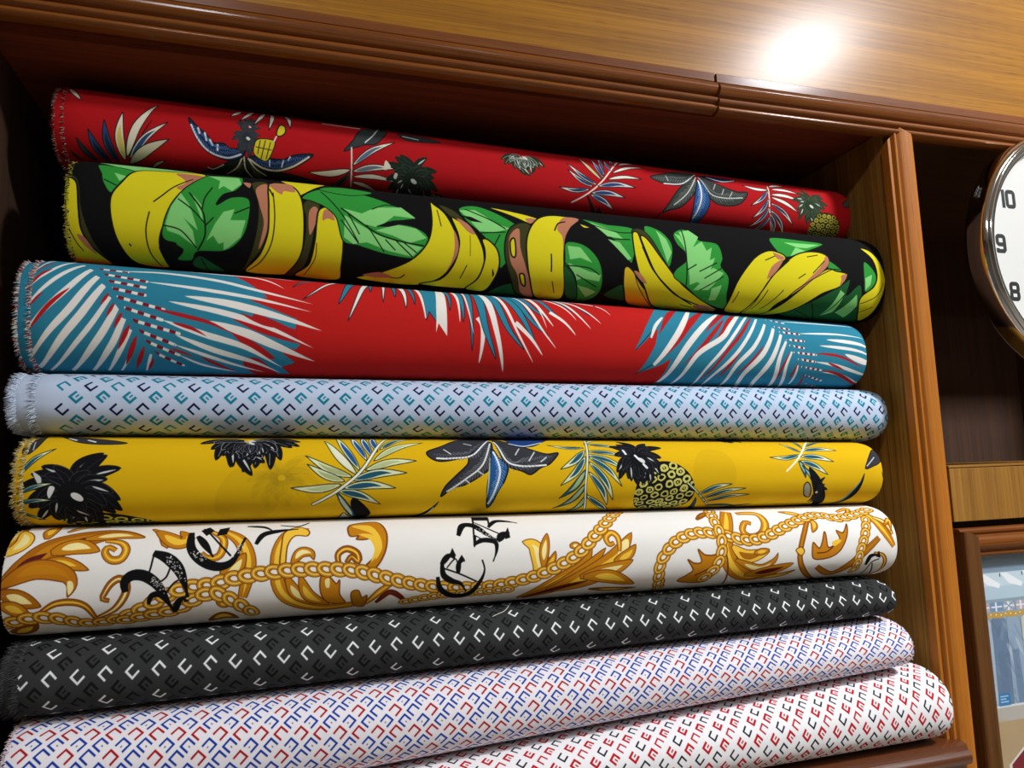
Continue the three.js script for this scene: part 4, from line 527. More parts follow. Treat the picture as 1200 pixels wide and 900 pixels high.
// 4: yellow with pineapples and palms
PRINTS[4] = { ground: '#dcb00e', draw(g) {
  const ink = '#1a2418', cr = '#dfe3b4', te = '#1f5468', bl = '#20528c', K = '#101114', gy = '#34343a';
  const L = (pts, col, sec, w) => { for (let i = 0; i < pts.length; i += 2) leaflet(g, [pts[i], pts[i + 1]], w, col, sec, ink); };
  g.globalAlpha = 0.07; pineapple(g, [[210,178.9]][0], 30, 38, 0.5, '#d8a90c', '#5a4a10'); pineapple(g, [[751.1,158.6]][0], 30, 36, 0.2, '#d8a90c', '#5a4a10'); crown(g, [[243.3,157.4]][0], 40, 30, 12, '#5a4a10', '#5a4a10'); g.globalAlpha = 1;
  blob(g, [[6.2,129.4],[5.9,116.7],[18.8,94.2],[19,116.7],[13.3,129.4]], gy, K, 1); for (const q of [[[8.8,116.7],[10.2,128.3]], [[13.2,111.3],[14.7,126.1]]]) stroke(g, q, '#c8ccd0', 1);
  blob(g, [[32.2,93],[62,102.4],[94.5,114.3],[72.9,117.8],[49.1,112.8]], gy, K, 1); for (const q of [[[40.8,102.9],[48.1,108.5]], [[58.7,108.3],[65.7,112.6]]]) stroke(g, q, '#e4e6e8', 2.4);
  pineapple(g, [[81.4,213.1]][0], 44, 20, 0.25, '#c9bf3a', K); crown(g, [[51.2,171.4]][0], 44, 42, 19, K, '#3c3c44', 0, 360, 21); blob(g, [[30.4,169.4],[32.5,163],[36.8,164.7],[32.3,174.3]], '#d6d8d4', null); blob(g, [[17.7,149.6],[25.1,155.1],[24,162.9]], '#c9ccc8', null);
  L([[5.3,152.6],[34,124.8]], cr, te, 5); L([[4.2,170.5],[36.7,160],[3.5,180.6],[35.1,176.1],[1.7,191.8],[25.5,201.4]], cr, te, 4);
  crown(g, [[210.2,108.3]][0], 46, 40, 19, K, '#b9bdc4', -15, 195, 22); crown(g, [[210.4,113]][0], 26, 24, 12, K, '#6a6e78', 0, 180, 23);
  // sprig
  L([[314.3,182.4],[324.2,222.8]], K, null, 9); blob(g, [[314.3,182.4],[326.2,187.2],[335.8,207.4],[323,230.7]], K, null); L([[298.2,172.2],[321.1,230.4]], te, '#bcd0c0', 7); blob(g, [[300.7,230.8],[306.4,203.1],[314.8,220.6],[311.7,230.3],[302.5,230.2]], '#c8c8b8', K, 1.4);
  L([[319.4,154.6],[287.3,107.1]], cr, '#e6e6cc', 9); L([[323,151.1],[299.9,91.7]], cr, bl, 8); L([[330.6,139.9],[316.9,89.8],[336.2,135.8],[329.3,87.2],[342.2,129.1],[340.9,85.7]], '#dfe6d8', bl, 7.5);
  L([[314.9,157.2],[267.2,133.6],[307,161.6],[268.8,143.5]], cr, '#a9b47a', 8); L([[303.4,165.1],[252.6,167.9]], cr, '#b9c48c', 8); L([[337.8,139.9],[394.3,110.7],[328.4,150.2],[383.9,140.1]], cr, '#b4c088', 8); L([[345.3,125.2],[384.1,95.7]], cr, te, 7); L([[314,160.8],[373,153.3],[305.2,168.7],[360.9,169.5]], cr, te, 9); L([[300,171.4],[345.3,189]], cr, te, 9);
  stroke(g, [[361.2,85.9],[330.5,142.8],[303.5,168.7],[275,186.9]], ink, 4); stroke(g, [[361.2,85.9],[330.5,142.8],[303.5,168.7],[275,186.9]], '#eef0d8', 2.6);
  ribbon(g, [[382.1,230.4],[397.8,206.8],[408.6,187.2]], 5, K, ink, 0.8, lens); stroke(g, [[394.7,223.4],[404.1,196.9]], '#e8eadc', 1);
  // dark palm star
  const star = (o) => blob(g, o, gy, K, 1.6);
  star([[396.4,129.1],[417.5,116.9],[447.9,91.5],[479.3,85.9],[454.7,128.9],[428.8,138.2],[406.5,140.2]]); star([[410.8,180.4],[415,168.5],[428.6,155.6],[440.8,144.3],[446.3,131.5],[473.8,106.7],[466.1,146.4],[456.7,155.9],[437.1,166.9],[422.7,170.5]]); star([[479.1,98.3],[499.2,112],[518.4,124.7],[535.5,131.5],[550.5,130.1],[538.4,143.7],[526.4,148.7],[513.6,156.4],[503.6,152.5],[487,146.5],[480.1,131.5]]);
  blob(g, [[471.7,123.4],[465.8,150.2],[462.5,173.1],[466.2,199.8],[474.7,176.4],[483.2,161.8],[487,146.5],[477.3,136.1]], '#22548c', K, 1.6); blob(g, [[467.7,133.9],[465.4,159.7],[462.6,184.9],[463.4,159.7]], '#b9c4a0', null); blob(g, [[496.2,85.7],[550.2,85.8],[530,113.9],[511.5,119.9],[498.5,114.3]], '#1d3f78', K, 1.2); stroke(g, [[495,112],[511.9,118.2],[535.8,108.9]], '#e4e8ea', 1.6);
  stroke(g, [[474.9,98.5],[450.2,131.5],[424.1,137.1],[406.9,137]], '#e8eae6', 2); stroke(g, [[472.4,112.2],[458.4,144.4],[437.1,161.3],[417.1,174.3]], '#d8dcd6', 2); stroke(g, [[477.9,106.7],[485,138.3],[502.1,146.6],[532.9,145.7]], '#e8eae6', 2); stroke(g, [[472.6,128.9],[477.6,152.2],[471.5,174.3],[465.6,191.6]], '#e8ecea', 2.4);
  barbs(g, [[474.9,98.5],[450.7,128.9],[424.4,134.9],[401.8,131.5]], 8, 26, '#7c7e86'); barbs(g, [[472.4,112.2],[458.4,144.4],[437.1,161.3],[415.3,176.3]], 8, 26, '#7c7e86'); barbs(g, [[477.9,106.7],[485,138.3],[502.4,144.6],[543.3,133.9]], 9, 30, '#7c7e86'); barbs(g, [[472.6,128.9],[477.6,152.2],[471.5,174.3],[465.6,191.6]], 7, 22, '#8fb4d8');
  for (const q of [[[441.1,112.6],[449.2,116.7]], [[416.2,125],[422.9,131.5]], [[504.4,123.2],[498.1,132.7]], [[521.6,128.9],[513.1,140.5]], [[534.5,136.2],[527.3,141.6]], [[452,152],[457.7,155.9]], [[437.1,161.3],[441.9,165.1]]]) stroke(g, q, '#c8ccc8', 1.5);
  // leaf spray
  L([[585.3,121.3],[540.9,116]], cr, te, 5); L([[584.8,126.1],[550.1,150.8],[583.4,135.1],[549.5,169.5]], cr, te, 8); L([[581.7,151.1],[549.4,186],[581.1,167],[546.2,206.4],[583.2,179.6],[563,230.6]], te, '#9fb07c', 8); L([[591.5,113.4],[634.9,124.4],[587.7,127.5],[637.4,137.5]], cr, te, 6); L([[586.2,132.7],[634.6,154.5],[586.6,135.1],[626.7,171.7]], cr, te, 7); L([[586.2,141.8],[618,190.6],[584.7,154.1],[613.6,200.7],[582.5,181.9],[626.8,230.6]], cr, te, 8); L([[588.2,113.4],[621.3,90.2]], cr, null, 4);
  stroke(g, [[598,86],[583,149],[581.4,181.9],[593.7,230.4]], ink, 3.4); stroke(g, [[598,86],[583,149],[581.4,181.9],[593.7,230.4]], '#dfe6cc', 2.2);
  // pineapple
  pineapple(g, [[684,181.6]][0], 40, 40, -0.25, '#cdc765', K); crown(g, [[650.5,138.7]][0], 36, 34, 18, K, '#3c3c44', 0, 360, 25); for (const q of [[[647.4,134],[650.5,138.7]], [[659.6,149.6],[655.8,145.3]], [[634.3,126],[635.8,131.5]]]) stroke(g, q, '#e6e8ea', 3); crown(g, [[649.8,85.9]][0], 16, 12, 8, K, '#55555c', 90, 300, 26);
  stroke(g, [[713.4,168.7],[732.6,185.3],[773.6,230.1]], ink, 3); stroke(g, [[713.4,168.7],[732.6,185.3],[773.6,230.1]], '#cfd8b0', 1.8); L([[729.9,183.9],[775.1,170.7],[736.9,191.1],[795.3,176.7],[742.3,198.3],[802.7,185.7]], cr, te, 6); L([[728.1,189.4],[729.5,230.1],[729.8,202],[736.4,229.9]], te, null, 5); L([[749.9,208.6],[796.1,212.1],[766.7,230.2],[815.4,206.8]], te, null, 6);
  crown(g, [[798.4,86.3]][0], 24, 18, 10, K, '#55555c', 0, 180, 27);
  // right sprig
  L([[875.3,141.8],[882,164.3],[878.8,147.6],[918.1,214.6]], te, '#8fb0a8', 7); blob(g, [[888.4,151],[900.3,160.1],[912.3,178.8],[925,207.5],[922.8,230.3],[893.4,176]], K, null); crown(g, [[900.9,183.8]][0], 15, 22, 8, K, '#33333a', -70, 110, 28); blob(g, [[880.4,175.7],[884.7,170],[890.8,175.9],[894.4,192.7],[885,189.2]], '#9a9a86', K, 1.4); crown(g, [[911.3,230.1]][0], 22, 14, 9, K, '#b8b078', 180, 360, 29);
  L([[881.7,132.9],[834,136.7]], cr, te, 6); L([[888.5,125.3],[941.6,125.3],[880.4,135.5],[928.5,143.1]], cr, te, 8); L([[877.9,141.8],[916,160.2]], cr, te, 8); L([[884,128.6],[864.2,107.3],[896.1,117.8],[960,93.2],[890.8,121.8],[897.1,86]], cr, te, 5); stroke(g, [[925.5,86.2],[881.7,132.9],[854.6,155.2]], '#eef0d8', 2.2);
  ribbon(g, [[939,230.2],[956.7,198.7],[973.4,159.6]], 9, K, ink, 0.8, lens); ribbon(g, [[947.7,217.9],[955.8,187.9],[970.5,165.3]], 3, '#6a9aa8', null, 0, lens);
  blob(g, [[975.6,152.8],[987,135.8],[1003.4,121.5],[1009.5,128.5],[1002.9,143.5],[990,149.4]], gy, K, 1); stroke(g, [[979.1,149.3],[994.7,137.1]], '#c8ccd0', 1.4); blob(g, [[1002.5,156.4],[1007.9,171.7],[1007.4,180.5]], gy, null);
} };
// 5: white with gold scrolls, chains and black letters
PRINTS[5] = { ground: '#e8e5de', draw(g) {
  const GO = '#c07c12', LI = '#efc03c', CR = '#f4e39a', BR = '#7a4210', MA = '#5a1a16', K = '#0e0e10';
  const leaf = (p, w, hi = LI, base = GO) => { ribbon(g, p, w, base, BR, 1.1); const a = p[0], q = resample(p, 10); ribbon(g, q.slice(2, 9), w * 0.5, hi, null, 0, lens); };
  const band = (p, w, base = GO, hi = LI) => { ribbon(g, p, w + 2, BR, null, 0, (t) => 0.6 + 0.4 * Math.sin(Math.PI * t)); ribbon(g, p, w, base, null, 0, (t) => 0.55 + 0.45 * Math.sin(Math.PI * t)); ribbon(g, p, w * 0.4, hi, null, 0, lens); };
  const chain = (pts, size = 1) => { const n = Math.round(resample(pts, 10).length_ / (12.5 * size)), r = resample(pts, n); for (let i = 0; i < n; i++) { const a = r[i], b = r[i + 1], t = Math.atan2(b[1] - a[1], b[0] - a[0]); g.save(); g.translate((a[0] + b[0]) / 2, (a[1] + b[1]) / 2); g.rotate(t + 0.28); g.scale(size, size); for (const [c, w] of [['#6e3d0c', 5.6], ['#c58618', 4.2], ['#f0cd62', 1.3]]) { g.strokeStyle = c; g.lineWidth = w; g.beginPath(); g.ellipse(0, 0, 7.6, 4.9, 0, 0, 7); g.stroke(); } g.fillStyle = '#efeade'; g.beginPath(); g.ellipse(0, 0, 3.6, 2.2, 0, 0, 7); g.fill(); g.restore(); } };
  // left acanthus
  leaf([[-1.9,142.3],[1.6,123.9],[1.3,80],[5.7,80.4]], 20, LI, GO); leaf([[-.5,142.3],[11.2,133.7],[14.4,124.6],[7.5,105.8]], 15, CR, LI);
  leaf([[-.7,172.2],[20.7,154.4],[45.3,135.4],[86,120.6],[117.3,126.8]], 24, GO, '#a8640e'); ribbon(g, [[46.2,140.2],[65.5,128.9],[86.6,123.7]], 8, MA, null, 0, lens); leaf([[39.6,142.6],[59.7,136.2],[80.4,142.7]], 17, CR); leaf([[65.3,127.7],[93.9,122.7],[117.5,128.1]], 12, CR); leaf([[32.4,125.7],[32.9,108.5],[36.4,93.8]], 12); leaf([[47.6,114.3],[62.6,99.2],[82.3,102.2]], 8, LI);
  ribbon(g, [[10.8,162.7],[23.1,151.5],[36.8,142.4]], 9, MA, null, 0, lens); leaf([[21.3,158.9],[48.2,152.7],[73,159.9]], 12, LI); leaf([[0.5,170.8],[28,157.7],[51.9,161.9],[59.5,171.1],[56.2,182.9]], 17, GO, '#b87010'); blob(g, [[55.9,169.4],[60.1,169.7],[61,175.7],[56.9,180.7]], CR, null); leaf([[-.6,176.5],[15.6,181.9],[34.5,190.1]], 15, CR, '#a8640e'); leaf([[-.6,188.4],[11.3,190.8],[25.6,198.8]], 13, LI); leaf([[4.6,227.9],[19.7,217.4],[29.9,207.6]], 16, LI, '#8a5010');
  band([[83.5,131],[97.3,133.9],[103,142],[99.6,151.1],[90.9,151.6],[85,144.7],[87,138.5],[94.2,142.5]], 6); leaf([[122.7,112.3],[137.5,129.3],[137.8,138],[128.1,116.7]], 8); leaf([[127.3,116.7],[145.1,134.2],[156.5,132.6],[148.6,118.3]], 16, LI);
  band([[32.6,196.7],[45.6,188.5],[61,187.9],[72,193.7],[79.1,208.5]], 5, '#9a5a10'); band([[79.5,206.1],[94.7,197.2],[104,184.3],[105.3,173.6],[99.4,168.8],[92.2,172.9],[86.6,181.7],[85.1,186.4],[90.9,188.3]], 5.5, '#9a5a10', CR);
  // gold behind the second letter
  band([[188.9,121],[206,137.1],[213.9,156.4],[213.3,172.4],[208.5,193.1]], 13); leaf([[188.1,168.8],[200.6,166.2],[211.3,150.5]], 14, CR); band([[175.9,120.1],[189.8,134.2],[187.6,151.1],[176.8,153.9],[170.3,148.6]], 6); leaf([[184.9,196],[192.6,199.5],[197.5,190.5]], 8); leaf([[176.9,226.7],[190.3,215.8],[204.3,224.9]], 12, LI, '#8a5010');
  // big C scroll
  band([[272.3,125.9],[253.6,127.7],[242.9,146.6],[240.6,165],[243.9,186.6],[258.6,203.1],[287.4,214.4],[326,209.9]], 12, GO, LI); blob(g, [[245.3,144.8],[248.5,127.5],[262.1,118.9],[272.3,125.9],[270.5,133.6],[258.6,133.1],[251.1,145.1],[248.7,165.4],[243.8,165.1]], LI, BR, 1.4); leaf([[255.3,164.1],[263.5,152.8],[273.6,153.2],[276.8,160.1]], 10, CR); band([[302.1,168],[300.6,156.2],[309.3,150.5],[319.5,155.3],[321,163.9],[314.2,158.5],[308.9,165]], 6, '#8f5010');
  leaf([[250.4,175.2],[260.2,193.1],[280.4,207.7]], 12, CR); leaf([[263.5,176],[271.9,195.8],[292.3,208.9]], 12, LI); blob(g, [[283.5,177.1],[291.9,177.5],[298.6,184.7],[302,181.5],[302.2,196],[307.7,208],[291.4,206.3],[283.5,193.7]], GO, BR, 1.4); blob(g, [[287.6,180.6],[291.9,179.2],[291.9,187.9],[288.5,187.6]], CR, null);
  blob(g, [[327.8,169.3],[338.5,159.6],[344.3,149.2],[339.7,139.1],[329,140.8],[320.2,140.4],[322.2,136.1],[313.5,135.7],[312.6,122],[320.3,114.9],[342.3,111.9],[351.3,130.2],[350.5,149.5],[343.6,165],[334.7,173]], GO, BR, 1.8); blob(g, [[316.3,120.6],[334.2,119.9],[343.6,134.9],[345.9,151.1],[338.4,163],[342.5,149.2],[336.5,134.4]], LI, null); ribbon(g, [[322.4,133.8],[336.2,139],[340.6,152.7],[333.1,166.2]], 7, LI, null, 0, lens);
  band([[328.8,211.7],[342,197],[355.8,187.3]], 6); blob(g, [[314.5,206.1],[314.1,195],[321,193.4],[324.8,202.1],[329.9,200.3],[327.3,216.7],[318.5,215.3]], '#a8700f', BR, 1.4); band([[339.3,211.4],[352.6,197.8],[365.6,205.8],[368.3,215.1]], 5, MA, '#7a2a1a');
  // second acanthus
  leaf([[513.6,194.5],[518.9,175.3],[512.3,156.4],[499.3,151.1]], 20, CR, LI); leaf([[521.8,180.1],[523.7,161.6],[530.1,142]], 11, CR, GO); leaf([[524.8,183.1],[533.1,171.3],[536.7,163.1]], 8, LI); leaf([[554.5,158.2],[562.7,158.6],[568,166.4]], 9, CR);
  leaf([[497,222.8],[536.4,200.6],[567.4,181.6],[580.9,161.3]], 18, LI); leaf([[503.3,224.1],[546.7,201.5],[575.6,182],[597.5,162]], 17, LI); ribbon(g, [[556.6,199.8],[586.1,186.5],[610.2,162.5]], 15, MA, BR, 1); leaf([[528.3,210.9],[576.4,194.3],[607.1,174.9],[633.1,145.1]], 25, LI); blob(g, [[611.5,170.3],[617.4,157],[626.7,153.3],[624.8,165.1],[615.7,172.4]], CR, null); leaf([[607,177.8],[624.3,170.9],[635.1,159.7]], 12, LI); leaf([[566,193.6],[602.9,187.5],[630.4,177.1]], 17, CR); leaf([[570.1,193.9],[602.8,196.1],[635.8,209.3]], 17, LI); ribbon(g, [[501.2,223.6],[538,208.8],[577.1,199]], 6, MA, BR, 1); leaf([[580.4,213.4],[613.7,217.8],[640.5,217.2]], 8, LI, '#8a5010');
  band([[614,166.6],[614.4,150.8],[607.6,144.1],[599.6,150.2],[602.3,158.3],[608.9,156.6]], 6);
  // centre cluster
  band([[774.8,112.9],[754.3,154.4],[753.3,177.1],[766.9,197.7],[793.3,211.7],[825.7,201.9]], 20, GO, LI); band([[785.5,119.1],[811.6,120.6],[815.9,137.9],[805.3,154.2],[788.7,157.9],[779.6,148.8],[788.6,136.8],[795.6,139.7]], 9, GO, LI); leaf([[761.1,167.1],[781.3,180.5],[812.6,175.7]], 16, '#a8680f', LI); leaf([[765,183.9],[797.7,197.2],[817.8,189],[824.6,178.4]], 11, CR, GO); leaf([[781.8,207.2],[819.5,201.5],[847.9,193.1]], 15, MA); leaf([[800.4,216.5],[832.4,212],[853.6,204]], 8, LI); leaf([[791,176.8],[804.2,175.3],[812.8,173.6]], 8, LI);
  blob(g, [[745.7,168.5],[737.1,176.2],[723.4,175.6],[714.7,169.1],[718.8,183.6],[709.7,185.2],[700.6,180.6],[708.4,193.8],[700.8,200.6],[692.5,210.1],[726.6,215.8],[740.9,196],[746.3,182.9]], GO, BR, 1.8); stroke(g, [[741.8,176.5],[733,190.8],[712.4,201.5]], MA, 1.6); stroke(g, [[751.3,171.8],[755.4,193.3],[760.1,226.5]], BR, 2.4); leaf([[724.9,129.3],[743.8,116.5],[760.9,111.9]], 8, '#a8680f', '#8a5010');
  band([[892.6,120.8],[870.7,147.7],[858.3,171.4],[857.4,191.2],[872.6,212.4],[905.2,241.7]], 6, '#9a5c10', GO); blob(g, [[850.4,176.4],[858.2,172.5],[862.8,178.1],[857.8,183.3]], LI, BR, 1.4); leaf([[880.3,134.8],[885.5,143.3],[878,154.9]], 9, LI); leaf([[848.3,118.1],[867.3,123.7],[880.3,134.8]], 8, LI);
  blob(g, [[875.6,187.6],[876.3,167.9],[885.6,174.8],[896,154.5],[897.2,173.2],[904.8,173.5],[916.2,165.3],[914,154],[923.5,156.7],[933.7,145.2],[926.9,163.5],[914.7,180.6],[897.3,188.8]], GO, BR, 1.8); stroke(g, [[881.6,181.2],[896.8,179.7],[916.2,165.3]], MA, 1.4); blob(g, [[903.9,169.1],[913.6,165.1],[918.4,167.5],[907.3,173.6]], LI, null);
  band([[883.7,200.5],[911.1,216.9],[930.1,204],[951.3,184.7],[976.6,165.5]], 10, '#a8680f', GO); band([[966.1,120.1],[976.9,135.8],[985.2,154.4],[999.3,177.9]], 11, GO, LI); band([[979.4,135.9],[992.5,144.9],[998.9,161.9]], 7, GO, CR); leaf([[989.9,149.8],[1003.9,139.9],[997.6,157.3]], 6, LI); band([[967.3,185.5],[981,188.6],[987.9,199.4],[988.1,216.9],[983.4,228.7]], 4, '#9a5c10'); band([[933,122.9],[956.4,113.9],[942.6,131.1],[932.4,130.7]], 5, GO, LI);
  // chains
  chain([[-5.5,213.4],[21,202.3],[45.7,203.7],[68.3,213.9],[93.3,211.5],[121.1,197.6],[140.8,185.9],[160.5,179.9],[180.4,179.5],[196,174.7],[208.5,173],[227.7,170.8],[255.3,169],[284.3,169.6],[312.3,171.9],[334.7,177.3],[370.9,188.2],[402.9,195.2],[451.8,198.8],[484.2,195.6],[507.3,191],[532.9,182.6],[561.6,168.9],[581.2,152.5],[602.8,132.7],[635.3,97.9]]); chain([[97.4,213.5],[121.7,208.3],[147.7,202.9],[165,191.8],[178.9,185.9],[188.2,189],[200.6,196.3],[220.8,216.9]]); chain([[366.4,214.9],[404,206.9],[448.8,205.8],[487.2,204.1]], 0.8);
  chain([[673.3,228.9],[663.5,191.1],[670.8,173.1],[688.2,157.9],[711.9,149.4],[732.5,149.2],[754.6,153.3],[773,159.3],[789.2,161.1],[813.1,156.7],[838.8,146.5],[879.7,131.7],[903.3,127.5],[924,135.2],[960.8,128.4],[989.9,116.3]]); chain([[756.2,103.7],[747,132],[748.6,149.8],[746.6,172.6],[740,191.2],[722.5,211.5]]); chain([[969,135.5],[954.1,164.6],[945.9,184.4],[944.9,216.4]], 0.9);
  // black letters
  const pen = (p, w) => ribbon(g, p, w * 0.72, K, null, 0, (t) => 0.25 + 0.75 * Math.sin(Math.PI * Math.min(1, t + 0.12))), hair = (p, w = 1.3) => stroke(g, p, K, w), fleck = (a, b, n) => { g.fillStyle = '#e6e2d8'; for (let i = 0; i < n; i++) { const t = rnd(); g.fillRect(mix(a[0], b[0], t) + rr(-3, 3), mix(a[1], b[1], t) + rr(-3, 3), 0.9, 0.9); } };
  pen([[104.7,181.3],[103.8,172.1],[110.9,166.4],[122.8,168.5],[134.9,180],[146.8,205]], 14); pen([[127.4,146.6],[139.9,152.2],[151.1,163.8],[157.5,181.3],[158.2,189.5]], 15); pen([[146.8,205],[151.2,192.6],[160.5,188]], 9); pen([[124.2,194.1],[127.4,185.9],[136.3,186.5],[146.9,204]], 8); poly(g, [[155.1,189.4],[160.3,193.2],[155.7,194.7]], K); for (const q of [[[128.1,146.7],[126.1,159.5],[123.5,168.5]], [[143.4,160.3],[139.9,169.4],[133.3,174.4]], [[153.6,171.7],[146.8,175.2],[140.1,183.4]]]) hair(q, 1.6); fleck(...[[139.8,150.6],[155.8,171.8]], 50); fleck(...[[125.8,169.4],[140.9,181.9]], 40);
  pen([[159.4,122.2],[160.6,142.9],[170.7,156],[186.4,162.4],[200.4,156.6],[210.7,133]], 13); pen([[165.5,128.2],[172.8,139.6],[181.4,153.3]], 10); hair([[170.7,116.1],[185.3,138.2],[197.1,152.4]], 1.8); poly(g, [[167.8,119.5],[175.2,112.3],[180.7,120.4],[173.5,128.6]], K); poly(g, [[183,129.1],[185.3,117.3],[194.9,113.9],[192.5,127.1]], K); fleck(...[[162.4,146.5],[173.7,155.4]], 30); fleck(...[[200.2,151.6],[207.8,141.3]], 30);
  pen([[220.7,141.8],[228.6,129.1],[245.2,124.4],[262.1,122.3]], 9); pen([[211.4,113.1],[228.2,116.5],[238.5,126.8]], 6); hair([[245.1,113.5],[262.2,116.9],[272.7,108.3]], 2);
  pen([[403.4,183.8],[406.8,197.6],[420.9,208.6],[437.7,207.5],[449.4,192.3],[454.7,179.3],[452.2,168.4]], 10); pen([[408.2,169.8],[409.8,182.3],[419.2,189.4],[428.7,192.9],[435.3,203.4]], 9); pen([[407.2,171.5],[414.9,163.1],[423.3,161.7]], 9); poly(g, [[415.8,163.1],[420.2,154.3],[423.3,161.7],[422.2,166.9]], K); pen([[425.6,181.4],[426.7,170.7],[433.3,168.4]], 8); poly(g, [[424.9,168.8],[429.9,162],[433.3,167.5]], K); hair([[409.9,175.2],[428.4,182.4],[445.5,191]], 1.7); hair([[413.6,174.5],[423.1,166.1],[426.5,179.6]], 1.4);
  pen([[428.4,140.9],[435.9,125.9],[447.4,126.6],[460.1,140.1],[474.1,149]], 11); poly(g, [[450.9,103.3],[469.4,105.4],[467.4,116.7],[449,115.3]], K); hair([[451.8,103.5],[446.2,137.1],[444.7,153.6]], 2); hair([[448.9,119.7],[461.9,131.6],[475.6,140.8]], 1.6); hair([[468.5,108.8],[465.1,130.4]], 2); pen([[464.1,130.3],[474.7,119.3],[486.5,120],[499.4,124.4]], 8); pen([[471.2,148.9],[479.5,140.9],[486.7,139]], 12); poly(g, [[481.9,138.8],[486.5,131.4],[486.4,145.5],[480.2,147.3]], K); pen([[444.9,151.7],[455.1,147.3],[468.2,149.8],[469,159.2],[464.4,170.8]], 8); poly(g, [[445.8,139.5],[453.5,145.1],[444.6,154.5]], K); poly(g, [[448.1,142.8],[451.6,145.1],[447.3,147.9]], '#e6e2d8'); fleck(...[[452,132.4],[470.6,146.9]], 40);
  pen([[958.7,203.1],[962.5,190],[975.5,188.3]], 9); hair([[964,224.7],[965.7,200.7],[976.9,194.6]], 1.6); hair([[980.1,227.9],[968.4,200.9]], 1.6); poly(g, [[970.6,190.5],[975.1,182.5],[979.2,193.4]], K);
} };
// 6: charcoal with white and dark signs
PRINTS[6] = { ground: '#323433', draw(g, H) {
  signRows(g, H, { u0: 17, p: 22.72, c: 0.03, v: (x) => 140 - 0.006 * Math.min(x, 450), h: (q) => 11.3 + 0.07 * q, hu: 5.5, hv: (q) => 5.4 + 0.03 * q }, (g, k, i, x, y, hu, hv) => {
    if (x < 12) return;
    const even = !(i & 1), w = '#e6e8e8', d = '#121213';
    if (k === 0) sign(g, x, y, even ? 'U' : 'n', hu, hv, w, 1.9);
    if (k === 2) sign(g, x, y, even ? 'n' : 'U', hu, hv, even ? d : w, 1.9);
    if (k === 1) sign(g, x, y, even ? 'n' : 'U', hu, hv, d, 2.2, true);
    if (k === 3) sign(g, x, y, even ? 'U' : 'n', hu, hv, d, 2.2, true);
  });
} };
// 7: white with close blue and red signs
PRINTS[7] = { ground: '#e8e3e6', draw(g, H) {
  signRows(g, H, { u0: 5.9, p: 18.4, c: 0.012, v: (x) => 106 + 0.15 * x - 0.00005 * x * x, h: () => 9.3, hu: 6.1, hv: () => 5.3 }, (g, k, i, x, y, hu, hv) => {
    const even = !(i & 1), b = '#0c2f92', r = '#a00c14';
    if (k === 0) sign(g, x, y, even ? 'm' : 'n', hu, hv, b, 1.6, true, '#5a5a6a');
    if (k === 1) sign(g, x, y, even ? 'n' : 'm', hu, hv, r, 1.6);
    if (k === 2) sign(g, x, y, even ? 'n' : 'm', hu, hv, b, 1.6, true, '#5a5a6a');
    if (k === 3) sign(g, x, y, even ? 'm' : 'n', hu, hv, even ? r : b, 1.6);
  });
} };
// 8: white with red and black signs
PRINTS[8] = { ground: '#e8e6e6', draw(g, H) {
  signRows(g, H, { u0: -24, p: 24.2, c: 0.045, v: (x) => 109 + 0.046 * Math.min(Math.max(x - 505, -300), 400), h: () => 10.1, hu: 5.9, hv: () => 5.1, odd: 0 }, (g, k, i, x, y, hu, hv) => {
    const even = !(i & 1), b = '#0f1216', r = '#b0141c';
    if (k === 0) sign(g, x, y, even ? 'U' : 'n', hu, hv, b, 1.6);
    if (k === 2) sign(g, x, y, even ? 'n' : 'U', hu, hv, even ? r : b, 1.6);
    if (k === 1) sign(g, x, y, even ? 'n' : 'U', hu, hv, r, 2.2, true);
    if (k === 3) sign(g, x, y, even ? 'U' : 'n', hu, hv, r, 2.2, true);
  });
} };

// ---------------------------------------------------------------- the rolls of cloth, top to bottom: axis ends x, y, z, half height b at each end, half depth a
const ROLLS = [
  { x: [-0.2434, 0.7807], y: [0.399, 0.3599], z: [-0.1, -0.1], b: [0.0443, 0.0427], a: 0.048 },
  { x: [-0.2238, 0.7896], y: [0.2966, 0.2561], z: [-0.082, -0.058], b: [0.0567, 0.0601], a: 0.05 },
  { x: [-0.2608, 0.7607], y: [0.1802, 0.1492], z: [-0.078, -0.078], b: [0.0606, 0.0473], a: 0.054 },
  { x: [-0.2568, 0.7806], y: [0.0869, 0.0643], z: [-0.07, -0.07], b: [0.032, 0.0367], a: 0.052 },
  { x: [-0.2507, 0.7542], y: [0.009, -0.0149], z: [-0.062, -0.062], b: [0.045, 0.0424], a: 0.054 },
  { x: [-0.2525, 0.7539], y: [-0.0877, -0.1045], z: [-0.052, -0.052], b: [0.0511, 0.0464], a: 0.058 },
  { x: [-0.2456, 0.735], y: [-0.1748, -0.1756], z: [-0.042, -0.042], b: [0.0351, 0.0243], a: 0.058 },
  { x: [-0.2408, 0.741], y: [-0.2589, -0.2312], z: [-0.03, -0.03], b: [0.0483, 0.0306], a: 0.06 },
  { x: [-0.235, 0.7786], y: [-0.3286, -0.3051], z: [-0.018, -0.018], b: [0.0209, 0.0444], a: 0.062 },
];
const LABELS = [
  'red fabric roll printed with palm sprigs and pineapples, topmost of the stack',
  'black fabric roll printed with yellow bananas and green leaves',
  'red fabric roll printed with large teal and white palm fronds',
  'pale blue fabric roll with small teal and navy angular signs',
  'yellow fabric roll printed with pineapples and dark palm leaves',
  'white fabric roll printed with gold scrolls, chains and black letters',
  'charcoal fabric roll with small white and black angular signs',
  'white fabric roll with close-set small blue and red angular signs',
  'white fabric roll with red and black angular signs, lowest in the stack',
];
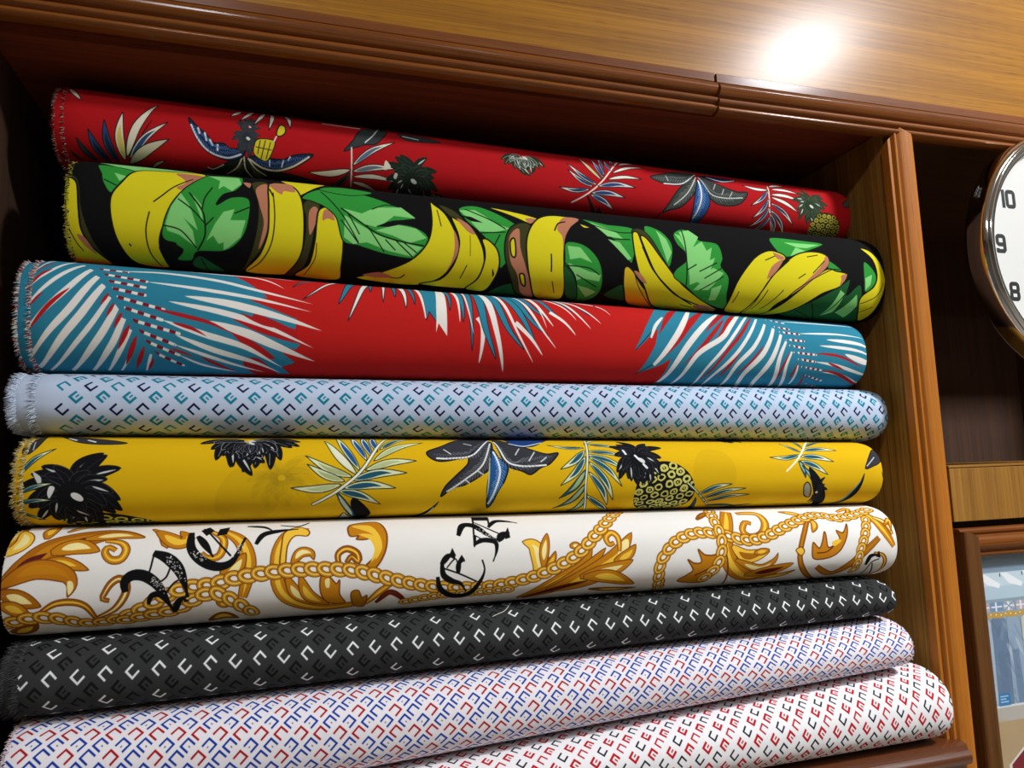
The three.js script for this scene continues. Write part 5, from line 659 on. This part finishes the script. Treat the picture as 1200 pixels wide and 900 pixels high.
// frayed ends at the left: thread colours, how many, how long, reach of the inner layers, share of the length the outer layer leaves bare
const FRAY = [
  { c: ['#c8c4c0', '#8a1a1c', '#b83030'], n: 1100, len: 0.004, out: 0.010 },
  { c: ['#e4dc6a', '#1a1a1a', '#c8c44a'], n: 900, len: 0.0035, out: 0.004 },
  { c: ['#e8e4dc', '#b02a2a', '#3a8298', '#e8e4dc'], n: 2200, len: 0.005, out: 0.013 },
  { c: ['#c6d2e2', '#d8e2ee', '#b4c2d4'], n: 3000, len: 0.0085, out: 0.018, thick: true },
  { c: ['#e0d49a', '#d0b040', '#b8a878'], n: 1500, len: 0.005, out: 0.008 },
  { c: ['#e6e2d8'], n: 120, len: 0.002, out: 0.002 },
  { c: ['#2a2a2a', '#3a3a3a'], n: 2000, len: 0.007, out: 0.012 },
  { c: ['#e4d8da', '#d8b8c0'], n: 900, len: 0.004, out: 0.004 },
  { c: ['#e2dfdc'], n: 160, len: 0.003, out: 0.004 },
];
const EXP = 2.3, BACK = -Math.PI / 2, NT = 96;
const section = (b, a, th) => { const c = Math.cos(th), s = Math.sin(th); return [b * Math.sign(c) * Math.abs(c) ** (2 / EXP), a * Math.sign(s) * Math.abs(s) ** (2 / EXP)]; };
function arcTable(r) {
  const b = (r.b[0] + r.b[1]) / 2, M = 1440, L = [0]; let p = section(b, r.a, BACK);
  for (let i = 1; i <= M; i++) { const q = section(b, r.a, BACK + 2 * Math.PI * i / M); L.push(L[i - 1] + Math.hypot(q[0] - p[0], q[1] - p[1])); p = q; }
  return { total: L[M], at: (f) => L[Math.round(f * M)] };
}
function rollSurface(r, tab, x0, x1, scale, seed, ns = 120) {              // one wrap of cloth between x0 and x1
  const pos = [], uv = [], idx = [], len = r.x[1] - r.x[0];
  for (let i = 0; i <= ns; i++) {
    const f = i / ns, x = mix(x0, x1, f), s = (x - r.x[0]) / len, sc = Math.min(1, Math.max(0, s));
    const edge = Math.min(x - x0, x1 - x), k = scale * (1 - 0.045 * Math.exp(-Math.max(0, edge) / 0.004));
    for (let j = 0; j <= NT; j++) {
      const th = BACK + 2 * Math.PI * j / NT, [dy, dz] = section(mix(r.b[0], r.b[1], sc), r.a, th);
      const w = 1 + 0.014 * (noise(x * 9 + 40, th * 1.3 + 9, seed, 9999, 9999) - 0.5) + 0.006 * (noise(x * 40 + 40, th * 4 + 19, seed + 1, 9999, 9999) - 0.5) * (scale > 0.99 ? 1 : 0);
      pos.push(x, mix(r.y[0], r.y[1], sc) + dy * k * Math.min(w, 1.0), mix(r.z[0], r.z[1], sc) + dz * k * w);
      uv.push((x - r.x[0]) / len, 1 - tab.at(j / NT) / tab.total);
    }
  }
  for (let i = 0; i < ns; i++) for (let j = 0; j < NT; j++) { const a = i * (NT + 1) + j, b = a + NT + 1; idx.push(a, a + 1, b, a + 1, b + 1, b); }
  const g = new THREE.BufferGeometry(); g.setAttribute('position', new THREE.Float32BufferAttribute(pos, 3)); g.setAttribute('uv', new THREE.Float32BufferAttribute(uv, 2)); g.setIndex(idx); g.computeVertexNormals(); return g;
}
function rollEnd(r, x, side, scale, rings) {                               // the end seen on: turns of cloth standing unevenly proud
  const pos = [], idx = [], s = Math.min(1, Math.max(0, (x - r.x[0]) / (r.x[1] - r.x[0]))), n = 48;
  for (let k = 0; k <= rings; k++) { const sc = scale * (1 - k / (rings + 0.4)), off = k % 2 ? 0.0022 : 0; for (let j = 0; j <= n; j++) { const [dy, dz] = section(mix(r.b[0], r.b[1], s), r.a, BACK + 2 * Math.PI * j / n); pos.push(x - side * (off + 0.001), mix(r.y[0], r.y[1], s) + dy * sc, mix(r.z[0], r.z[1], s) + dz * sc); } }
  for (let k = 0; k < rings; k++) for (let j = 0; j < n; j++) { const a = k * (n + 1) + j, b = a + n + 1; if (side > 0) idx.push(a, b, a + 1, a + 1, b, b + 1); else idx.push(a, a + 1, b, a + 1, b + 1, b); }
  const g = new THREE.BufferGeometry(); g.setAttribute('position', new THREE.Float32BufferAttribute(pos, 3)); g.setIndex(idx); g.computeVertexNormals(); return g.toNonIndexed();
}
function threads(r, spec, rims, seed) {                                    // loose thread ends standing off the rims
  const pos = [], col = [], q = new THREE.Vector3(), up = new THREE.Vector3(), sd = new THREE.Vector3(), cols = spec.c.map((c) => new THREE.Color(c)); seedState = seed * 777 + 5;
  for (let i = 0; i < spec.n; i++) {
    const rim = rims[spec.thick && rnd() < 0.7 ? 1 : i % rims.length], f = rnd(), th = BACK + 2 * Math.PI * f, s = Math.min(1, Math.max(0, (rim.x - r.x[0]) / (r.x[1] - r.x[0]))), [dy, dz] = section(mix(r.b[0], r.b[1], s), r.a, th), k = rim.scale;
    const A = new THREE.Vector3(rim.x - rim.side * rr(0, 0.002), mix(r.y[0], r.y[1], s) + dy * k, mix(r.z[0], r.z[1], s) + dz * k);
    const d = new THREE.Vector3(rim.side * rr(0.35, 1), dy * rr(-4, 9) + rr(-0.35, 0.2), dz * rr(-3, 8)).normalize(), L = spec.len * rr(0.35, 1.15), w = spec.len > 0.006 ? rr(0.0004, 0.0008) : rr(0.0003, 0.0005);
    const B = A.clone().addScaledVector(d, L * 0.55), C = B.clone().addScaledVector(d.add(new THREE.Vector3(rr(-0.3, 0.3), rr(-0.7, 0.3), rr(-0.3, 0.4))).normalize(), L * 0.55);
    const lo = mix(r.y[0], r.y[1], s) - mix(r.b[0], r.b[1], s) + 0.0012, hi = mix(r.y[0], r.y[1], s) + mix(r.b[0], r.b[1], s) - 0.0012; for (const v of [A, B, C]) v.y = Math.min(hi, Math.max(lo, v.y));
    const c = cols[Math.floor(rnd() * cols.length)]; up.set(0, 1, 0).cross(d).normalize(); sd.crossVectors(d, up).normalize();
    const ring = (P, h) => [0, 1, 2].map((m) => P.clone().addScaledVector(up, h * Math.cos(m * 2.094)).addScaledVector(sd, h * Math.sin(m * 2.094)));
    const ra = ring(A, w), rb = ring(B, w * 0.85), tri = (...v) => v.forEach((p) => { pos.push(p.x, p.y, p.z); col.push(c.r, c.g, c.b); });
    for (let m = 0; m < 3; m++) { const o = (m + 1) % 3; tri(ra[m], ra[o], rb[o]); tri(ra[m], rb[o], rb[m]); tri(rb[m], rb[o], C); }
  }
  const g = new THREE.BufferGeometry(); g.setAttribute('position', new THREE.Float32BufferAttribute(pos, 3)); g.setAttribute('color', new THREE.Float32BufferAttribute(col, 3)); g.computeVertexNormals(); return g;
}
const weave = (() => { const n = 128, d = new Uint8Array(n * n * 4); for (let y = 0; y < n; y++) for (let x = 0; x < n; x++) { const v = 120 + 60 * Math.sin(x * Math.PI / 2) * Math.sin(y * Math.PI / 2) + 70 * (hash(x, y, 5) - 0.5), i = (y * n + x) * 4; d[i] = d[i + 1] = d[i + 2] = Math.max(0, Math.min(255, v)); d[i + 3] = 255; } const t = new THREE.DataTexture(d, n, n); t.wrapS = t.wrapT = THREE.RepeatWrapping; t.magFilter = THREE.LinearFilter; t.needsUpdate = true; return t; })();
ROLLS.forEach((r, k) => {
  const tab = arcTable(r), lenMM = (r.x[1] - r.x[0]) * 1000, H = tab.total * 1000, pr = PRINTS[k], fr = FRAY[k];
  const c = document.createElement('canvas'); c.width = Math.min(2048, Math.round(lenMM * PX)); c.height = Math.round(H * PX);
  const g = c.getContext('2d'); g.scale(c.width / lenMM, c.height / H);
  g.fillStyle = pr.ground; g.fillRect(0, 0, lenMM, H); seedState = 100 + k;
  if (pr.draw.length > 1) pr.draw(g, H);
  else {                                                                   // the print repeats round the roll, half a turn on
    for (const [dx, dy] of [[370, H / 2], [370 - lenMM, H / 2], [370, -H / 2], [370 - lenMM, -H / 2]]) { g.save(); g.beginPath(); if (dy > 0) g.rect(0, H * 0.77, lenMM, H); else g.rect(0, 0, lenMM, H * 0.23); g.clip(); g.translate(dx, dy); pr.draw(g); g.restore(); }
    g.save(); g.beginPath(); g.rect(0, H * 0.225, lenMM, H * 0.55); g.clip(); pr.draw(g); g.restore();
  }
  const map = new THREE.CanvasTexture(c); map.colorSpace = THREE.SRGBColorSpace; map.anisotropy = 8; map.wrapT = THREE.RepeatWrapping;
  const wv = weave.clone(); wv.repeat.set(lenMM / 40, H / 40); wv.needsUpdate = true;
  const cloth = new THREE.MeshPhysicalMaterial({ map, bumpMap: wv, bumpScale: 0.00012, roughness: 0.9, specularIntensity: 0.25, side: THREE.DoubleSide });
  const ends = new THREE.MeshStandardMaterial({ color: new THREE.Color(pr.ground), roughness: 0.95, side: THREE.DoubleSide });
  const roll = thing('fabric_roll', LABELS[k], 'fabric roll', [mix(r.x[0], r.x[1], 0.5), mix(r.y[0], r.y[1], 0.5) - (r.b[0] + r.b[1]) / 2, mix(r.z[0], r.z[1], 0.5)], 'fabric rolls stacked on the shelf');
  const put = (name, geo, mat, label) => { geo.translate(-roll.position.x, -roll.position.y, -roll.position.z); return part(name, geo, mat, roll, label); };
  const x0 = r.x[0] + fr.out, x1 = r.x[1];
  put('printed_cloth', rollSurface(r, tab, x0, x1, 1, 30 + k * 7), cloth);
  put('inner_layer', rollSurface(r, tab, r.x[0] + 0.001, x0 + 0.02, 0.955, 31 + k, 12), cloth, 'inner turns of cloth showing past the outer layer');
  put('roll_end', mergeGeometries([rollEnd(r, r.x[0] + 0.002, -1, 0.93, 9), rollEnd(r, x1 - 0.001, 1, 0.95, 9)]), ends);
  const fray = put('frayed_edge', threads(r, fr, [{ x: x0 + 0.001, scale: 0.965, side: -1 }, { x: r.x[0] + 0.002, scale: 0.925, side: -1 }, ...(k === 7 ? [{ x: x1 - 0.002, scale: 0.955, side: 1 }] : [])], k + 1), new THREE.MeshStandardMaterial({ vertexColors: true, roughness: 0.95, side: THREE.DoubleSide }), 'loose thread ends at the left end');
  fray.userData.kind = 'stuff';
});
// a stray white thread on the charcoal roll
{
  const p = [[0.2527,-0.1462,-0.0658],[0.2372,-0.1463,-0.0240],[0.2252,-0.1500,-0.0067],[0.2173,-0.1514,-0.0028],[0.2105,-0.1529,0.0007]].map((v) => new THREE.Vector3(v[0], v[1] + 0.0006, v[2] + 0.0008));
  const t = new THREE.Mesh(new THREE.TubeGeometry(new THREE.CatmullRomCurve3(p), 24, 0.0004, 5), plain('#d8d4c4', 0.9));
  t.name = 'loose_thread'; t.castShadow = t.receiveShadow = true; t.userData = { label: 'stray pale thread lying on the charcoal fabric roll', category: 'thread' }; scene.add(t);
}
renderer.render(scene, camera);
